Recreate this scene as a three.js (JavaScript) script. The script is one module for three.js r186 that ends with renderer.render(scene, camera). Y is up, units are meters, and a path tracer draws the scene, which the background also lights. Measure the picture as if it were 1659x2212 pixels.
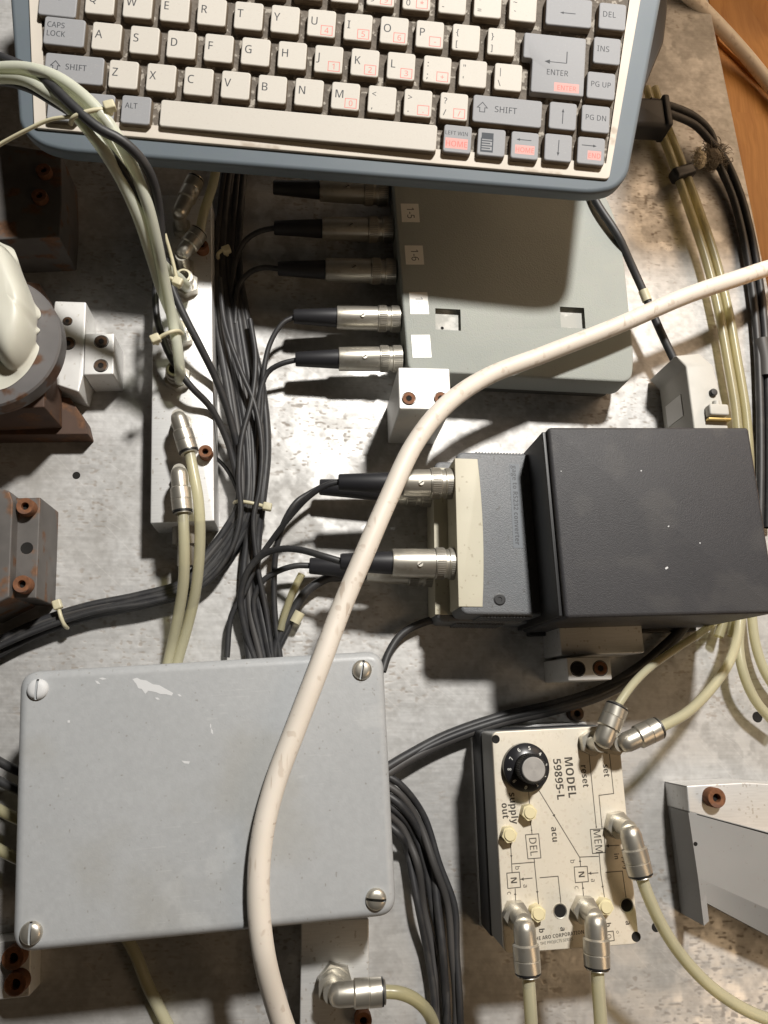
import * as THREE from 'three';
import { mergeGeometries, toCreasedNormals } from 'three/addons/utils/BufferGeometryUtils.js';
import { RectAreaLightUniformsLib } from 'three/addons/lights/RectAreaLightUniformsLib.js';
import { Brush, Evaluator, SUBTRACTION } from 'three-bvh-csg';

// ------------------------------------------------------------------ camera, lights, exposure
const H = 445;                                   // camera height over the plate, mm
const FOCAL = 1662, IW = 1659, IH = 2212;        // lens in units of a 1659 x 2212 picture
const NADIR = [650, 1525];                       // where the plumb line meets the picture
const MM = 0.001;
const scene = new THREE.Scene();
scene.background = new THREE.Color().setRGB(0.015, 0.012, 0.009);     // dim warm workshop around the machine
const camera = new THREE.PerspectiveCamera(2 * Math.atan(IH / 2 / FOCAL) * 180 / Math.PI, 3 / 4, 0.01, 20);
const rayCam = (px, py) => new THREE.Vector3(px - IW / 2, -(py - IH / 2), -FOCAL);
const AY = rayCam(...NADIR).normalize().negate();
const AX = new THREE.Vector3(1, 0, 0).addScaledVector(AY, -AY.x).normalize();
const AZ = new THREE.Vector3().crossVectors(AX, AY);
camera.position.set(0, H * MM, 0);
camera.quaternion.setFromRotationMatrix(new THREE.Matrix4().set(AX.x, AX.y, AX.z, 0, AY.x, AY.y, AY.z, 0, AZ.x, AZ.y, AZ.z, 0, 0, 0, 0, 1));
camera.updateMatrixWorld(true);

RectAreaLightUniformsLib.init();
const renderer = new THREE.WebGLRenderer({ antialias: true });
renderer.toneMapping = THREE.LinearToneMapping;
renderer.toneMappingExposure = 1.0;
renderer.outputColorSpace = THREE.SRGBColorSpace;
renderer.shadowMap.enabled = true;
const key = new THREE.PointLight(new THREE.Color().setRGB(1, 0.965, 0.91), 9.0, 0, 2);   // work lamp up beyond the keyboard
key.position.set(0.35, 1.2, -0.82); key.castShadow = true; key.shadow.radius = 3.0; key.shadow.mapSize.set(2048, 2048);
scene.add(key);
const fill = new THREE.RectAreaLight(new THREE.Color().setRGB(1, 0.70, 0.42), 3.0, 0.34, 0.34);  // weak warm room lamp off to the right
fill.position.set(0.72, 0.62, 0.34); fill.lookAt(0.22, 0, 0.02); scene.add(fill);
const addedFill = new THREE.RectAreaLight(new THREE.Color().setRGB(1, 0.71, 0.46), 3.0, 0.42, 0.30);   // warm fill light, added to brighten the upper right corner
addedFill.position.set(0.46, 0.25, -0.50); addedFill.lookAt(0.28, 0, -0.36); scene.add(addedFill);

// ------------------------------------------------------------------ helpers
let seed = 7;
const rnd = () => { seed |= 0; seed = seed + 0x6D2B79F5 | 0; let t = Math.imul(seed ^ seed >>> 15, 1 | seed); t = t + Math.imul(t ^ t >>> 7, 61 | t) ^ t; return ((t ^ t >>> 14) >>> 0) / 4294967296; };
const rr = (a, b) => a + (b - a) * rnd();
const V = (x, y, z) => new THREE.Vector3(x, y, z);
const camToWorld = v => V(AX.dot(v), AY.dot(v), AZ.dot(v));
function at(px, py, h) {                          // place of a pixel on the level h (mm)
  const d = camToWorld(rayCam(px, py)); const t = (h - H) / d.y;
  return V(d.x * t, h, d.z * t);
}
const taken = {};
function numbered(n) { if (!(n in taken)) { taken[n] = 0; return n; } taken[n]++; return n + '_' + String(taken[n]).padStart(3, '0'); }
function boxUV(g) {                               // metres, by the way each face points
  if (g.index) g = g.toNonIndexed();
  const p = g.attributes.position, uv = new Float32Array(p.count * 2), a = V(), b = V(), c = V();
  for (let i = 0; i < p.count; i += 3) {
    a.fromBufferAttribute(p, i); b.fromBufferAttribute(p, i + 1); c.fromBufferAttribute(p, i + 2);
    const n = b.clone().sub(a).cross(c.clone().sub(a)), x = Math.abs(n.x), y = Math.abs(n.y), z = Math.abs(n.z);
    [a, b, c].forEach((q, k) => {
      const o = (i + k) * 2;
      if (y >= x && y >= z) { uv[o] = q.x * MM; uv[o + 1] = -q.z * MM; }
      else if (x >= z) { uv[o] = q.z * MM; uv[o + 1] = q.y * MM; }
      else { uv[o] = q.x * MM; uv[o + 1] = q.y * MM; }
    });
  }
  g.setAttribute('uv', new THREE.BufferAttribute(uv, 2));
  return g;
}
function merge(gs, own) {
  gs = (Array.isArray(gs) ? gs : [gs]).map(g => own ? (g.index ? g.toNonIndexed() : g) : boxUV(g));
  gs.forEach(g => { for (const k of Object.keys(g.attributes)) if (!['position', 'normal', 'uv'].includes(k)) g.deleteAttribute(k); });
  return gs.length > 1 ? mergeGeometries(gs, false) : gs[0];
}
function mesh(name, gs, mat, parent, o = {}) {    // geometries in mm -> one named mesh
  const g = merge(gs, o.own).clone(); 
  if (o.shift) g.translate(-o.shift.x, -o.shift.y, -o.shift.z);
  g.scale(MM, MM, MM);
  const m = new THREE.Mesh(g, mat); m.name = parent ? name : numbered(name);
  m.castShadow = m.receiveShadow = true;
  (parent || scene).add(m);
  if (o.label) m.userData.label = o.label;
  if (o.category) m.userData.category = o.category;
  if (o.group) m.userData.group = o.group;
  if (o.kind) m.userData.kind = o.kind;
  return m;
}
function thing(name, label, category, p, yaw = 0, group) {
  const t = new THREE.Group(); t.name = numbered(name); scene.add(t);
  t.position.set(p.x * MM, p.y * MM, p.z * MM); t.rotation.y = yaw;
  t.userData = { label, category }; if (group) t.userData.group = group;
  t.base = V(p.x, p.y, p.z);
  return t;
}
const put = (o, x, y, z) => { o.position.set(x * MM, y * MM, z * MM); return o; };
function poly(pts, radii = 0) {                   // rounded outline from [x, z] points, for slab()
  const s = new THREE.Shape(), n = pts.length;
  pts.forEach((p, i) => {
    const a = pts[(i + n - 1) % n], b = pts[(i + 1) % n], r0 = Array.isArray(radii) ? radii[i] : radii;
    const da = Math.hypot(a[0] - p[0], a[1] - p[1]), db = Math.hypot(b[0] - p[0], b[1] - p[1]);
    const r = Math.min(r0, da * .45, db * .45);
    const A = [p[0] + (a[0] - p[0]) * r / da, p[1] + (a[1] - p[1]) * r / da], B = [p[0] + (b[0] - p[0]) * r / db, p[1] + (b[1] - p[1]) * r / db];
    if (i === 0) s.moveTo(A[0], -A[1]); else s.lineTo(A[0], -A[1]);
    if (r > 0) s.quadraticCurveTo(p[0], -p[1], B[0], -B[1]);
  });
  s.closePath();
  return s;
}
function slab(shape, h0, h1, bevel = 0.6, seg = 3, curve = 8) {
  const b = Math.min(bevel, (h1 - h0) * .45);
  const g = new THREE.ExtrudeGeometry(shape, { depth: h1 - h0 - 2 * b, bevelEnabled: b > 0, bevelThickness: b, bevelSize: b, bevelOffset: -b, bevelSegments: seg, curveSegments: curve });
  g.rotateX(-Math.PI / 2); g.translate(0, h0 + b, 0);
  return toCreasedNormals(g, 0.6);
}
const rectPts = (w, d, x = 0, z = 0) => [[x - w / 2, z - d / 2], [x + w / 2, z - d / 2], [x + w / 2, z + d / 2], [x - w / 2, z + d / 2]];
const block = (w, d, h0, h1, r = 1, bevel = .6, x = 0, z = 0) => slab(poly(rectPts(w, d, x, z), r), h0, h1, bevel);
const pxPts = (pp, h) => pp.map(([x, y]) => { const q = at(x, y, h); return [q.x, q.z]; });
const center = pts => { let x = 0, z = 0; pts.forEach(p => { x += p[0]; z += p[1]; }); return V(x / pts.length, 0, z / pts.length); };
function rectFrom(c, h) {                         // four picture corners (TL TR BR BL) of a level rectangle
  const q = pxPts(c, h), m = center(q);
  const w = (Math.hypot(q[1][0] - q[0][0], q[1][1] - q[0][1]) + Math.hypot(q[2][0] - q[3][0], q[2][1] - q[3][1])) / 2;
  const d = (Math.hypot(q[3][0] - q[0][0], q[3][1] - q[0][1]) + Math.hypot(q[2][0] - q[1][0], q[2][1] - q[1][1])) / 2;
  const ux = (q[1][0] - q[0][0] + q[2][0] - q[3][0]), uz = (q[1][1] - q[0][1] + q[2][1] - q[3][1]);
  const vx = (q[3][0] - q[0][0] + q[2][0] - q[1][0]), vz = (q[3][1] - q[0][1] + q[2][1] - q[1][1]);
  const yaw = (Math.atan2(-uz, ux) * w + Math.atan2(vx, vz) * d) / (w + d);
  return { c: m, w, d, yaw };
}
function lathe(pts, seg = 28) { const g = new THREE.LatheGeometry(pts.map(p => new THREE.Vector2(p[0], p[1])), seg); return toCreasedNormals(g, 0.7); }   // about y
const latheX = (pts, seg) => { const g = lathe(pts, seg); g.rotateZ(-Math.PI / 2); return g; };     // [r, x] about x
const cyl = (r0, r1, h, seg = 20) => new THREE.CylinderGeometry(r1, r0, h, seg);
const hex = (r, h) => { const g = new THREE.CylinderGeometry(r, r, h, 6); return g.toNonIndexed(); };
class Path extends THREE.CatmullRomCurve3 { constructor(p) { super(p, false, 'centripetal'); } }
function tube(pts, r, seg = 90, rad = 10) {
  const c = new Path(pts); const n = Math.max(12, Math.min(220, Math.round(c.getLength() / 3.2)));
  return new THREE.TubeGeometry(c, n, r, rad, false);
}
const pathPx = pp => pp.map(([x, y, h]) => at(x, y, h));

// ------------------------------------------------------------------ procedural surfaces
const hash = (x, y) => { let n = Math.imul(x, 374761393) + Math.imul(y, 668265263); n = Math.imul(n ^ n >>> 13, 1274126177); return ((n ^ n >>> 16) >>> 0) / 4294967296; };
const md = (a, n) => ((a % n) + n) % n;
function vn(x, y, per) {                          // value noise that repeats after per cells
  const xi = Math.floor(x), yi = Math.floor(y), fx = x - xi, fy = y - yi, u = fx * fx * (3 - 2 * fx), v = fy * fy * (3 - 2 * fy);
  const X0 = md(xi, per), X1 = md(xi + 1, per), Y0 = md(yi, per), Y1 = md(yi + 1, per);
  const a = hash(X0, Y0), b = hash(X1, Y0), c = hash(X0, Y1), d = hash(X1, Y1);
  return a + (b - a) * u + (c - a) * v + (a - b - c + d) * u * v;
}
const fbm = (u, v, per, oct = 4) => { let s = 0, a = .5, n = 0; for (let i = 0; i < oct; i++) { s += a * vn(u * per + i * 17, v * per + i * 31, per); n += a; a *= .5; per *= 2; } return s / n; };
const sm = (a, b, x) => { const t = Math.min(1, Math.max(0, (x - a) / (b - a))); return t * t * (3 - 2 * t); };
const s8 = l => { l = Math.min(1, Math.max(0, l)); return Math.round(255 * (l <= .0031308 ? 12.92 * l : 1.055 * Math.pow(l, 1 / 2.4) - .055)); };
function tex(n, size, fn, linear = false) {       // fn(u, v) -> linear rgb, size = metres across
  const d = new Uint8Array(n * n * 4);
  for (let j = 0; j < n; j++) for (let i = 0; i < n; i++) {
    const c = fn((i + .5) / n, (j + .5) / n), o = (j * n + i) * 4;
    if (linear) { d[o] = d[o + 1] = d[o + 2] = Math.round(255 * Math.min(1, Math.max(0, c))); } else { d[o] = s8(c[0]); d[o + 1] = s8(c[1]); d[o + 2] = s8(c[2]); }
    d[o + 3] = 255;
  }
  const t = new THREE.DataTexture(d, n, n); t.wrapS = t.wrapT = THREE.RepeatWrapping; t.magFilter = THREE.LinearFilter; t.minFilter = THREE.LinearMipmapLinearFilter; t.generateMipmaps = true;
  t.repeat.set(1 / size, 1 / size); if (!linear) t.colorSpace = THREE.SRGBColorSpace; t.needsUpdate = true;
  return t;
}
const mix = (a, b, t) => [a[0] + (b[0] - a[0]) * t, a[1] + (b[1] - a[1]) * t, a[2] + (b[2] - a[2]) * t];
const std = o => new THREE.MeshStandardMaterial(o);
const phy = o => new THREE.MeshPhysicalMaterial(o);
const rgb = (r, g, b) => new THREE.Color().setRGB(r, g, b);

// old machined aluminium: pale oxide blotches, brown specks, fine scratches
const PS = 0.5;
const plateRough = [];
const scratches = [];
for (let i = 0; i < 1300; i++) scratches.push([rnd(), rnd(), rr(.01, .07), rr(-.9, -.45), rr(.2, 1)]);
const NP = 1400;
const scratchMap = new Float32Array(NP * NP);
for (const [u, v, l, a, s] of scratches) for (let k = 0; k < l * NP * 2; k++) {
  const x = md(Math.round((u + Math.cos(a) * k / NP / 2) * NP), NP), y = md(Math.round((v + Math.sin(a) * k / NP / 2) * NP), NP); scratchMap[y * NP + x] = s;
}
function plateAt(u, v) {
  const big = fbm(u, v, 6, 3), mid = fbm(u + .31, v + .7, 40, 4), fine = fbm(u + .1, v + .2, 190, 3), streak = vn(u * 40, v * 700, 700);
  const blotch = sm(.30, .75, mid * .5 + fine * .2 + .3 * fbm(u * 1 + .8, v + .33, 90, 3)), smear = sm(.45, .7, fbm(u + .05, v * 1 + .55, 5, 5)), speck = sm(.60, .76, .55 * vn(u * 200, v * 520, 520 * 5) + .45 * fbm(u + .15, v + .45, 150, 3)) * sm(.36, .58, fbm(u + .6, v + .4, 14, 3)), patch = sm(.50, .64, fbm(u * 1 + .4, v + .2, 48, 5)) * sm(.3, .6, fbm(u + .7, v + .15, 8, 3)), stain = sm(.56, .74, fbm(u + .2, v + .9, 9, 5));
  return { big, blotch, speck, stain, streak, fine, smear, patch };
}
const plateTex = tex(NP, PS, (u, v) => {
  const q = plateAt(u, v); let c = mix([.34, .33, .315], [.66, .655, .645], .30 + .42 * q.blotch + .26 * (q.fine - .45) + .16 * (q.smear - .5));
  c = mix(c, [.74, .735, .72], .42 * q.patch); c = mix(c, [.29, .275, .25], .34 * q.stain); c = mix(c, [.25, .195, .145], .5 * q.speck);
  const s = scratchMap[Math.floor(v * NP) * NP + Math.floor(u * NP)]; c = mix(c, [.75, .73, .70], .22 * s);
  return c.map(k => k * (.94 + .11 * q.streak));
});
const plateR = tex(700, PS, (u, v) => { const q = plateAt(u, v); return .58 - .12 * q.smear - .10 * q.blotch - .10 * q.patch + .2 * q.speck + .12 * q.stain + .08 * (q.streak - .5); }, true);
const plateB = tex(700, PS, (u, v) => { const q = plateAt(u, v); return .5 + .3 * (q.fine - .5) - .2 * q.speck; }, true);
const M = {};
M.plate = std({ map: plateTex, roughnessMap: plateR, roughness: 1, metalness: .4, bumpMap: plateB, bumpScale: .0003 });
const aluTex = tex(512, .12, (u, v) => { const s = vn(u * 24, v * 400, 400), b = fbm(u, v, 8, 4), sp = sm(.72, .82, fbm(u + .3, v, 60, 3)); return mix(mix([.60, .60, .59], [.74, .74, .73], .55 * s + .45 * b), [.30, .25, .19], .5 * sp); });
M.alu = std({ map: aluTex, roughness: .46, metalness: .5 });
M.aluWhite = std({ map: tex(256, .08, (u, v) => { const b = fbm(u, v, 10, 4), sp = sm(.74, .84, fbm(u + .3, v, 40, 3)); return mix(mix([.70, .69, .67], [.80, .80, .78], b), [.42, .38, .30], .45 * sp); }), roughness: .5, metalness: .3 });
M.aluGrey = std({ map: tex(512, .16, (u, v) => { const b = fbm(u, v, 6, 5), sp = sm(.84, .92, fbm(u + .3, v, 120, 2)); return mix(mix([.28, .28, .275], [.34, .335, .33], b), [.2, .16, .12], .5 * sp); }), roughness: .62, metalness: .3 });
const rustTex = (lo, hi, orange, amount) => tex(512, .1, (u, v) => {
  const b = fbm(u, v, 7, 5), p = sm(.62 - amount, .78 - amount, fbm(u + .4, v + .1, 9, 5)), f = fbm(u + .7, v, 70, 3);
  return mix(mix(lo, hi, b), mix(orange, orange.map(k => k * .45), f), p);
});
M.rustSteel = std({ map: rustTex([.075, .07, .066], [.17, .155, .145], [.20, .10, .05], .05), roughness: .62, metalness: .25 });
M.brownSteel = std({ map: rustTex([.06, .035, .025], [.11, .065, .045], [.16, .075, .035], .06), roughness: .75, metalness: .15 });
M.rustScrew = std({ map: rustTex([.14, .07, .045], [.24, .125, .085], [.26, .11, .05], .2), roughness: .72, metalness: .25 });
M.screwDark = std({ map: rustTex([.06, .05, .042], [.12, .10, .085], [.17, .09, .045], .05), roughness: .55, metalness: .5 });
M.hole = std({ color: rgb(.008, .007, .006), roughness: .9 });
M.nickel = std({ map: tex(256, .04, (u, v) => { const b = fbm(u, v, 8, 4), s = sm(.62, .8, fbm(u + .4, v + .2, 12, 4)); return mix(mix([.52, .495, .43], [.62, .59, .525], b), [.40, .36, .28], .5 * s); }), roughness: .37, metalness: .82 });
M.nickelDark = std({ color: rgb(.36, .34, .30), roughness: .5, metalness: .6 });
M.cable = std({ map: tex(256, .05, (u, v) => { const d = fbm(u, v, 14, 4); return mix([.026, .026, .028], [.042, .041, .040], sm(.3, .9, d)); }), roughness: .5 });
M.cableGrey = std({ color: rgb(.055, .052, .05), roughness: .55 });
M.boot = std({ color: rgb(.018, .018, .021), roughness: .48 });
M.whiteCable = std({ map: tex(1024, .25, (u, v) => { const d = fbm(u, v, 16, 5), s = Math.max(sm(.66, .78, fbm(u + .2, v + .5, 60, 3)), 1.5 * sm(.72, .8, vn(u * 180, v * 22, 180) * .6 + .4 * fbm(u, v, 9, 3))); return mix(mix([.71, .645, .56], [.78, .72, .64], d), [.46, .37, .29], .42 * s); }), roughness: .5 });
M.tube = phy({ color: rgb(.74, .71, .52), roughness: .3, transmission: .55, thickness: 0, ior: 1.4 });
M.tubeGreen = phy({ color: rgb(.80, .82, .70), roughness: .35, transmission: .45, thickness: 0, ior: 1.4 });
M.tubeYellow = phy({ color: rgb(.62, .58, .38), roughness: .3, transmission: .6, thickness: 0, ior: 1.4 });
M.tie = phy({ color: rgb(.68, .63, .44), roughness: .42, transmission: .2, thickness: 0 });
M.greyBox = std({ map: tex(1024, .26, (u, v) => {
  const b = fbm(u, v, 7, 5), dirt = sm(.52, .72, fbm(u + .3, v + .6, 5, 5)) , sp = sm(.86, .92, fbm(u + .7, v + .2, 150, 2)), pale = sm(.68, .78, fbm(u + .15, v + .35, 11, 5));
  let c = mix([.365, .378, .388], [.395, .408, .418], b); c = mix(c, [.325, .32, .295], .45 * dirt); c = mix(c, [.50, .51, .51], .28 * pale); const sc = sm(.86, .94, vn(u * 30 + v * 8, v * 420, 420)) * sm(.5, .7, fbm(u + .8, v + .1, 8, 4)); c = mix(c, [.50, .51, .51], .3 * sc); return mix(c.map(k => k * (.95 + .1 * fbm(u + .4, v + .7, 120, 2))), [.17, .15, .12], .5 * sp);
}), roughness: .42, bumpMap: tex(512, .05, (u, v) => fbm(u, v, 60, 3), true), bumpScale: .00003 });
M.paintChip = std({ color: rgb(.60, .61, .62), roughness: .6 });
M.mux = std({ map: tex(512, .2, (u, v) => { const b = fbm(u, v, 6, 5), sp = sm(.88, .94, fbm(u + .7, v + .2, 170, 2)); return mix(mix([.30, .318, .295], [.345, .362, .335], b), [.17, .16, .12], .55 * sp); }), roughness: .8, bumpMap: tex(512, .04, (u, v) => fbm(u, v, 70, 2), true), bumpScale: .00012 });
M.recess = std({ map: tex(256, .03, (u, v) => mix([.40, .40, .37], [.62, .61, .57], sm(.35, .7, fbm(u, v, 7, 5)))), roughness: .7 });
M.muxBase = std({ color: rgb(.10, .10, .09), roughness: .6 });
M.label = std({ color: rgb(.8, .79, .76), roughness: .5 });
M.convGrey = std({ map: tex(512, .12, (u, v) => { const b = fbm(u, v, 8, 4), sp = sm(.76, .85, fbm(u + .4, v + .2, 60, 3)); return mix(mix([.125, .132, .142], [.155, .162, .17], b), [.06, .055, .05], .6 * sp); }), roughness: .5, bumpMap: tex(512, .03, (u, v) => fbm(u, v, 80, 2), true), bumpScale: .00012 });
M.beige = std({ map: tex(512, .12, (u, v) => { const b = fbm(u, v, 8, 4), sp = sm(.74, .84, fbm(u + .4, v + .2, 60, 3)); return mix(mix([.50, .47, .365], [.58, .545, .43], b), [.25, .2, .12], .5 * sp); }), roughness: .55 });
M.blackBox = phy({ specularIntensity: .6, map: tex(1024, .18, (u, v) => { const b = fbm(u, v, 6, 5), f = fbm(u + .3, v, 200, 2), d = sm(.55, .75, fbm(u + .9, v + .4, 9, 5)); return mix(mix([.034, .034, .037], [.050, .049, .053], .5 * b + .5 * f), [.075, .072, .070], .35 * d); }), roughness: .54, roughnessMap: tex(512, .18, (u, v) => .95 + .06 * (fbm(u + .2, v + .6, 40, 4) - .5), true), bumpMap: tex(512, .03, (u, v) => fbm(u, v, 90, 2), true), bumpScale: .0001 });
M.blackEdge = std({ color: rgb(.014, .014, .015), roughness: .42 });
M.bodyDark = std({ color: rgb(.03, .031, .034), roughness: .5 });
M.kbBlue = std({ map: tex(512, .2, (u, v) => { const b = fbm(u, v, 8, 5); return mix([.105, .132, .155], [.135, .16, .18], b); }), roughness: .6 });
M.kbCream = std({ map: tex(512, .15, (u, v) => { const b = fbm(u, v, 7, 5), d = sm(.60, .75, fbm(u + .5, v + .5, 12, 5)); return mix(mix([.60, .545, .47], [.68, .62, .54], b), [.36, .29, .22], .65 * d); }), roughness: .7 });
M.kbDeck = std({ map: tex(512, .09, (u, v) => { const b = fbm(u, v, 16, 5), g = fbm(u + .3, v + .8, 60, 3), l = sm(.62, .74, fbm(u + .6, v + .1, 34, 4)); return mix(mix([.08, .068, .055], [.20, .17, .14], b * .7 + g * .3), [.46, .42, .36], .7 * l); }), roughness: .9, bumpMap: tex(512, .09, (u, v) => fbm(u + .6, v + .1, 34, 4), true), bumpScale: .0009 });
M.dsub = std({ map: tex(256, .06, (u, v) => { const b = fbm(u, v, 8, 4); return mix([.44, .43, .39], [.52, .505, .465], b); }), roughness: .5 });
M.gold = std({ color: rgb(.62, .48, .2), roughness: .35, metalness: .9 });
M.foam = phy({ map: tex(256, .08, (u, v) => { const b = fbm(u, v, 6, 5); return mix([.76, .75, .64], [.83, .82, .72], b); }), roughness: .45, transmission: .25, thickness: 0 });
M.plug = std({ color: rgb(.72, .64, .40), roughness: .5 });
M.disc = std({ map: rustTex([.12, .115, .115], [.17, .16, .158], [.15, .075, .04], .07), roughness: .55, metalness: .35 });
M.wood = std({ map: tex(1024, .45, (u, v) => { const w = fbm(u * 1, v, 5, 4), g = vn(u * 160 + 14 * w, v * 10, 160), f = vn(u * 600 + 20 * w, v * 40, 600); return mix(mix([.44, .20, .05], [.62, .32, .10], .55 * g + .45 * f), [.24, .10, .026], .5 * sm(.55, .8, w)); }), roughness: .55 });
M.lint = std({ color: rgb(.23, .20, .16), roughness: 1 });
M.lintPale = std({ color: rgb(.62, .55, .42), roughness: 1 });
M.amber = phy({ color: rgb(.62, .42, .10), roughness: .35, transmission: .3, thickness: 0 });

// ------------------------------------------------------------------ the setting: plate and bench
{
  const edge = [[1518, -60], [1528, 31], [1543, 92], [1580, 306], [1622, 489], [1740, 1010]].map(([x, y]) => { const q = at(x, y, 0); return [q.x, q.z]; });
  const e0 = edge[0], e1 = edge[edge.length - 1], sl = (e1[0] - e0[0]) / (e1[1] - e0[1]);
  const top = -900, bot = 480, pts = [[-640, top], [e0[0] + sl * (top - e0[1]), top], [e0[0] + sl * (bot - e0[1]), bot], [-640, bot]];
  mesh('base_plate', slab(poly(pts, 0), -16, 0, .8), M.plate, null, { kind: 'structure', label: 'blotchy aluminium machine base plate under everything', category: 'plate' });
  mesh('bench_top', block(2200, 2400, -60, -30, 0, 1, 200, -100), M.wood, null, { kind: 'structure', label: 'orange brown wooden bench top beyond the plate edge', category: 'bench' });
}
{
  const b = pxPts([[1545, 92], [1628, 174], [1800, 330], [1900, -200], [1480, -200]], -30), c = center(b);
  const m = mesh('bench_board', slab(poly(b, 1), -30, -26.5, .8), M.wood, null, { kind: 'structure', label: 'loose orange brown board lying on the bench top', category: 'board', shift: V(c.x, -30, c.z) }); put(m, c.x, -30, c.z); m.rotation.y = .02;
}
// drilled holes and loose grit on the plate
function plateHole(px, py, r) { const q = at(px, py, 0); const m = mesh('drilled_hole', [lathe([[0.01, .05], [r * .9, .05], [r, .25], [r * 1.12, .02]], 18)], M.hole, null, { label: 'small dark drilled hole in the aluminium plate', category: 'hole', group: 'drilled holes in the plate' }); put(m, q.x, 0.02, q.z); return m; }
[[165, 1027, 2.0], [1417, 2003, 2.2], [1636, 1549, 2.8], [748, 2020, 1.8]].forEach(a => plateHole(...a));

// ------------------------------------------------------------------ fasteners and fittings
const socketHead = (r, h) => lathe([[0.01, h * .4], [r * .40, h * .4], [r * .44, h * .98], [r * .52, h], [r * .93, h], [r, h * .88], [r, 0]], 22);
function socketScrew(parent, x, y, z, r = 4, h = 4.5, mat = M.rustScrew) {
  const s = mesh('screw', socketHead(r, h), mat, parent); put(s, x, y, z);
  const c = mesh('hex_socket', hex(r * .42, .5), M.hole, s); put(c, 0, h * .4 + .3, 0);
  return s;
}
function boreScrew(parent, x, y, z, r = 4.6, mat = M.rustScrew) {      // a screw sunk in its counterbore
  const s = mesh('counterbore', lathe([[r, .08], [r * 1.0, .3], [r * 1.08, .05]], 22), M.hole, parent); put(s, x, y, z);
  const c = mesh('screw', lathe([[0.01, .25], [r * .42, .25], [r * .46, .55], [r * .94, .55], [r * .94, .1]], 20), mat, parent); put(c, x, y, z);
  const d = mesh('hex_socket', hex(r * .44, .1), M.hole, parent); put(d, x, y + .42, z);
}
const ev = new Evaluator();
const slotHead = (() => {
  const d = new Brush(new THREE.LatheGeometry([[0.01, 2.6], [2.2, 2.5], [3.6, 2.1], [4.5, 1.3], [4.8, .5], [4.8, -.4], [0.01, -.4]].map(p => new THREE.Vector2(...p)), 30)); d.updateMatrixWorld();
  const b = new Brush(new THREE.BoxGeometry(12, 2.2, 1.15)); b.position.y = 2.1; b.updateMatrixWorld();
  return toCreasedNormals(ev.evaluate(d, b, SUBTRACTION).geometry, .6);
})();

// push-in elbow: elbow knee at pixel a, mouth at pixel b, both on level h; stem down to level h0
function elbow(label, a, b, h, h0, r = 4.6, stemPx, group) {
  const A = at(a[0], a[1], h), B = at(b[0], b[1], h), yaw = Math.atan2(-(B.z - A.z), B.x - A.x), L = Math.hypot(B.x - A.x, B.z - A.z);
  const stem = V(A.x + (B.x - A.x) / L * r * .4, h0, A.z + (B.z - A.z) / L * r * .4);
  const t = thing('elbow_fitting', label, 'pipe fitting', stem, yaw, group);
  const x0 = -r * .4, hh = h - h0, mk = (n, g, m) => put(mesh(n, g, m, t), 0, 0, 0);
  const body = latheX([[.01, x0 - .1], [r * .55, x0 + .25 * r * .6], [r * .85, x0 + .55 * r * .7], [r, x0 + r * .95], [r, x0 + L * .44], [r * 1.1, x0 + L * .455], [r * 1.18, x0 + L * .47], [r * 1.18, x0 + L * .70], [r * 1.13, x0 + L * .71], [r * 1.13, x0 + L * .72], [r * 1.18, x0 + L * .73], [r * 1.16, x0 + L * .93], [r * .9, x0 + L * .94], [r * .9, x0 + L * .90]], 30); body.translate(0, hh, 0);
  mk('body', body, M.nickel);
  const col = latheX([[r * 1.0, x0 + L * .93], [r * 1.14, x0 + L * .935], [r * 1.14, x0 + L * .965], [r * .8, x0 + L * .97]], 26); col.translate(0, hh, 0);
  mk('collar', col, M.blackEdge);
  const sl = latheX([[r * .8, x0 + L * .93], [r * .96, x0 + L * .965], [r * 1.02, x0 + L], [r * .66, x0 + L * 1.005], [r * .64, x0 + L * .93]], 26); sl.translate(0, hh, 0);
  mk('release_sleeve', sl, M.nickel);
  const st = [cyl(r * .78, r * .78, hh, 20).translate(0, hh / 2, 0)]; mk('stem', st, M.nickel);
  const hx = hex(r * 1.3, Math.min(5, hh * .4)); hx.translate(0, Math.min(5, hh * .4) / 2 + .3, 0); mk('hex_nut', hx, M.nickel);
  return t;
}
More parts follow.
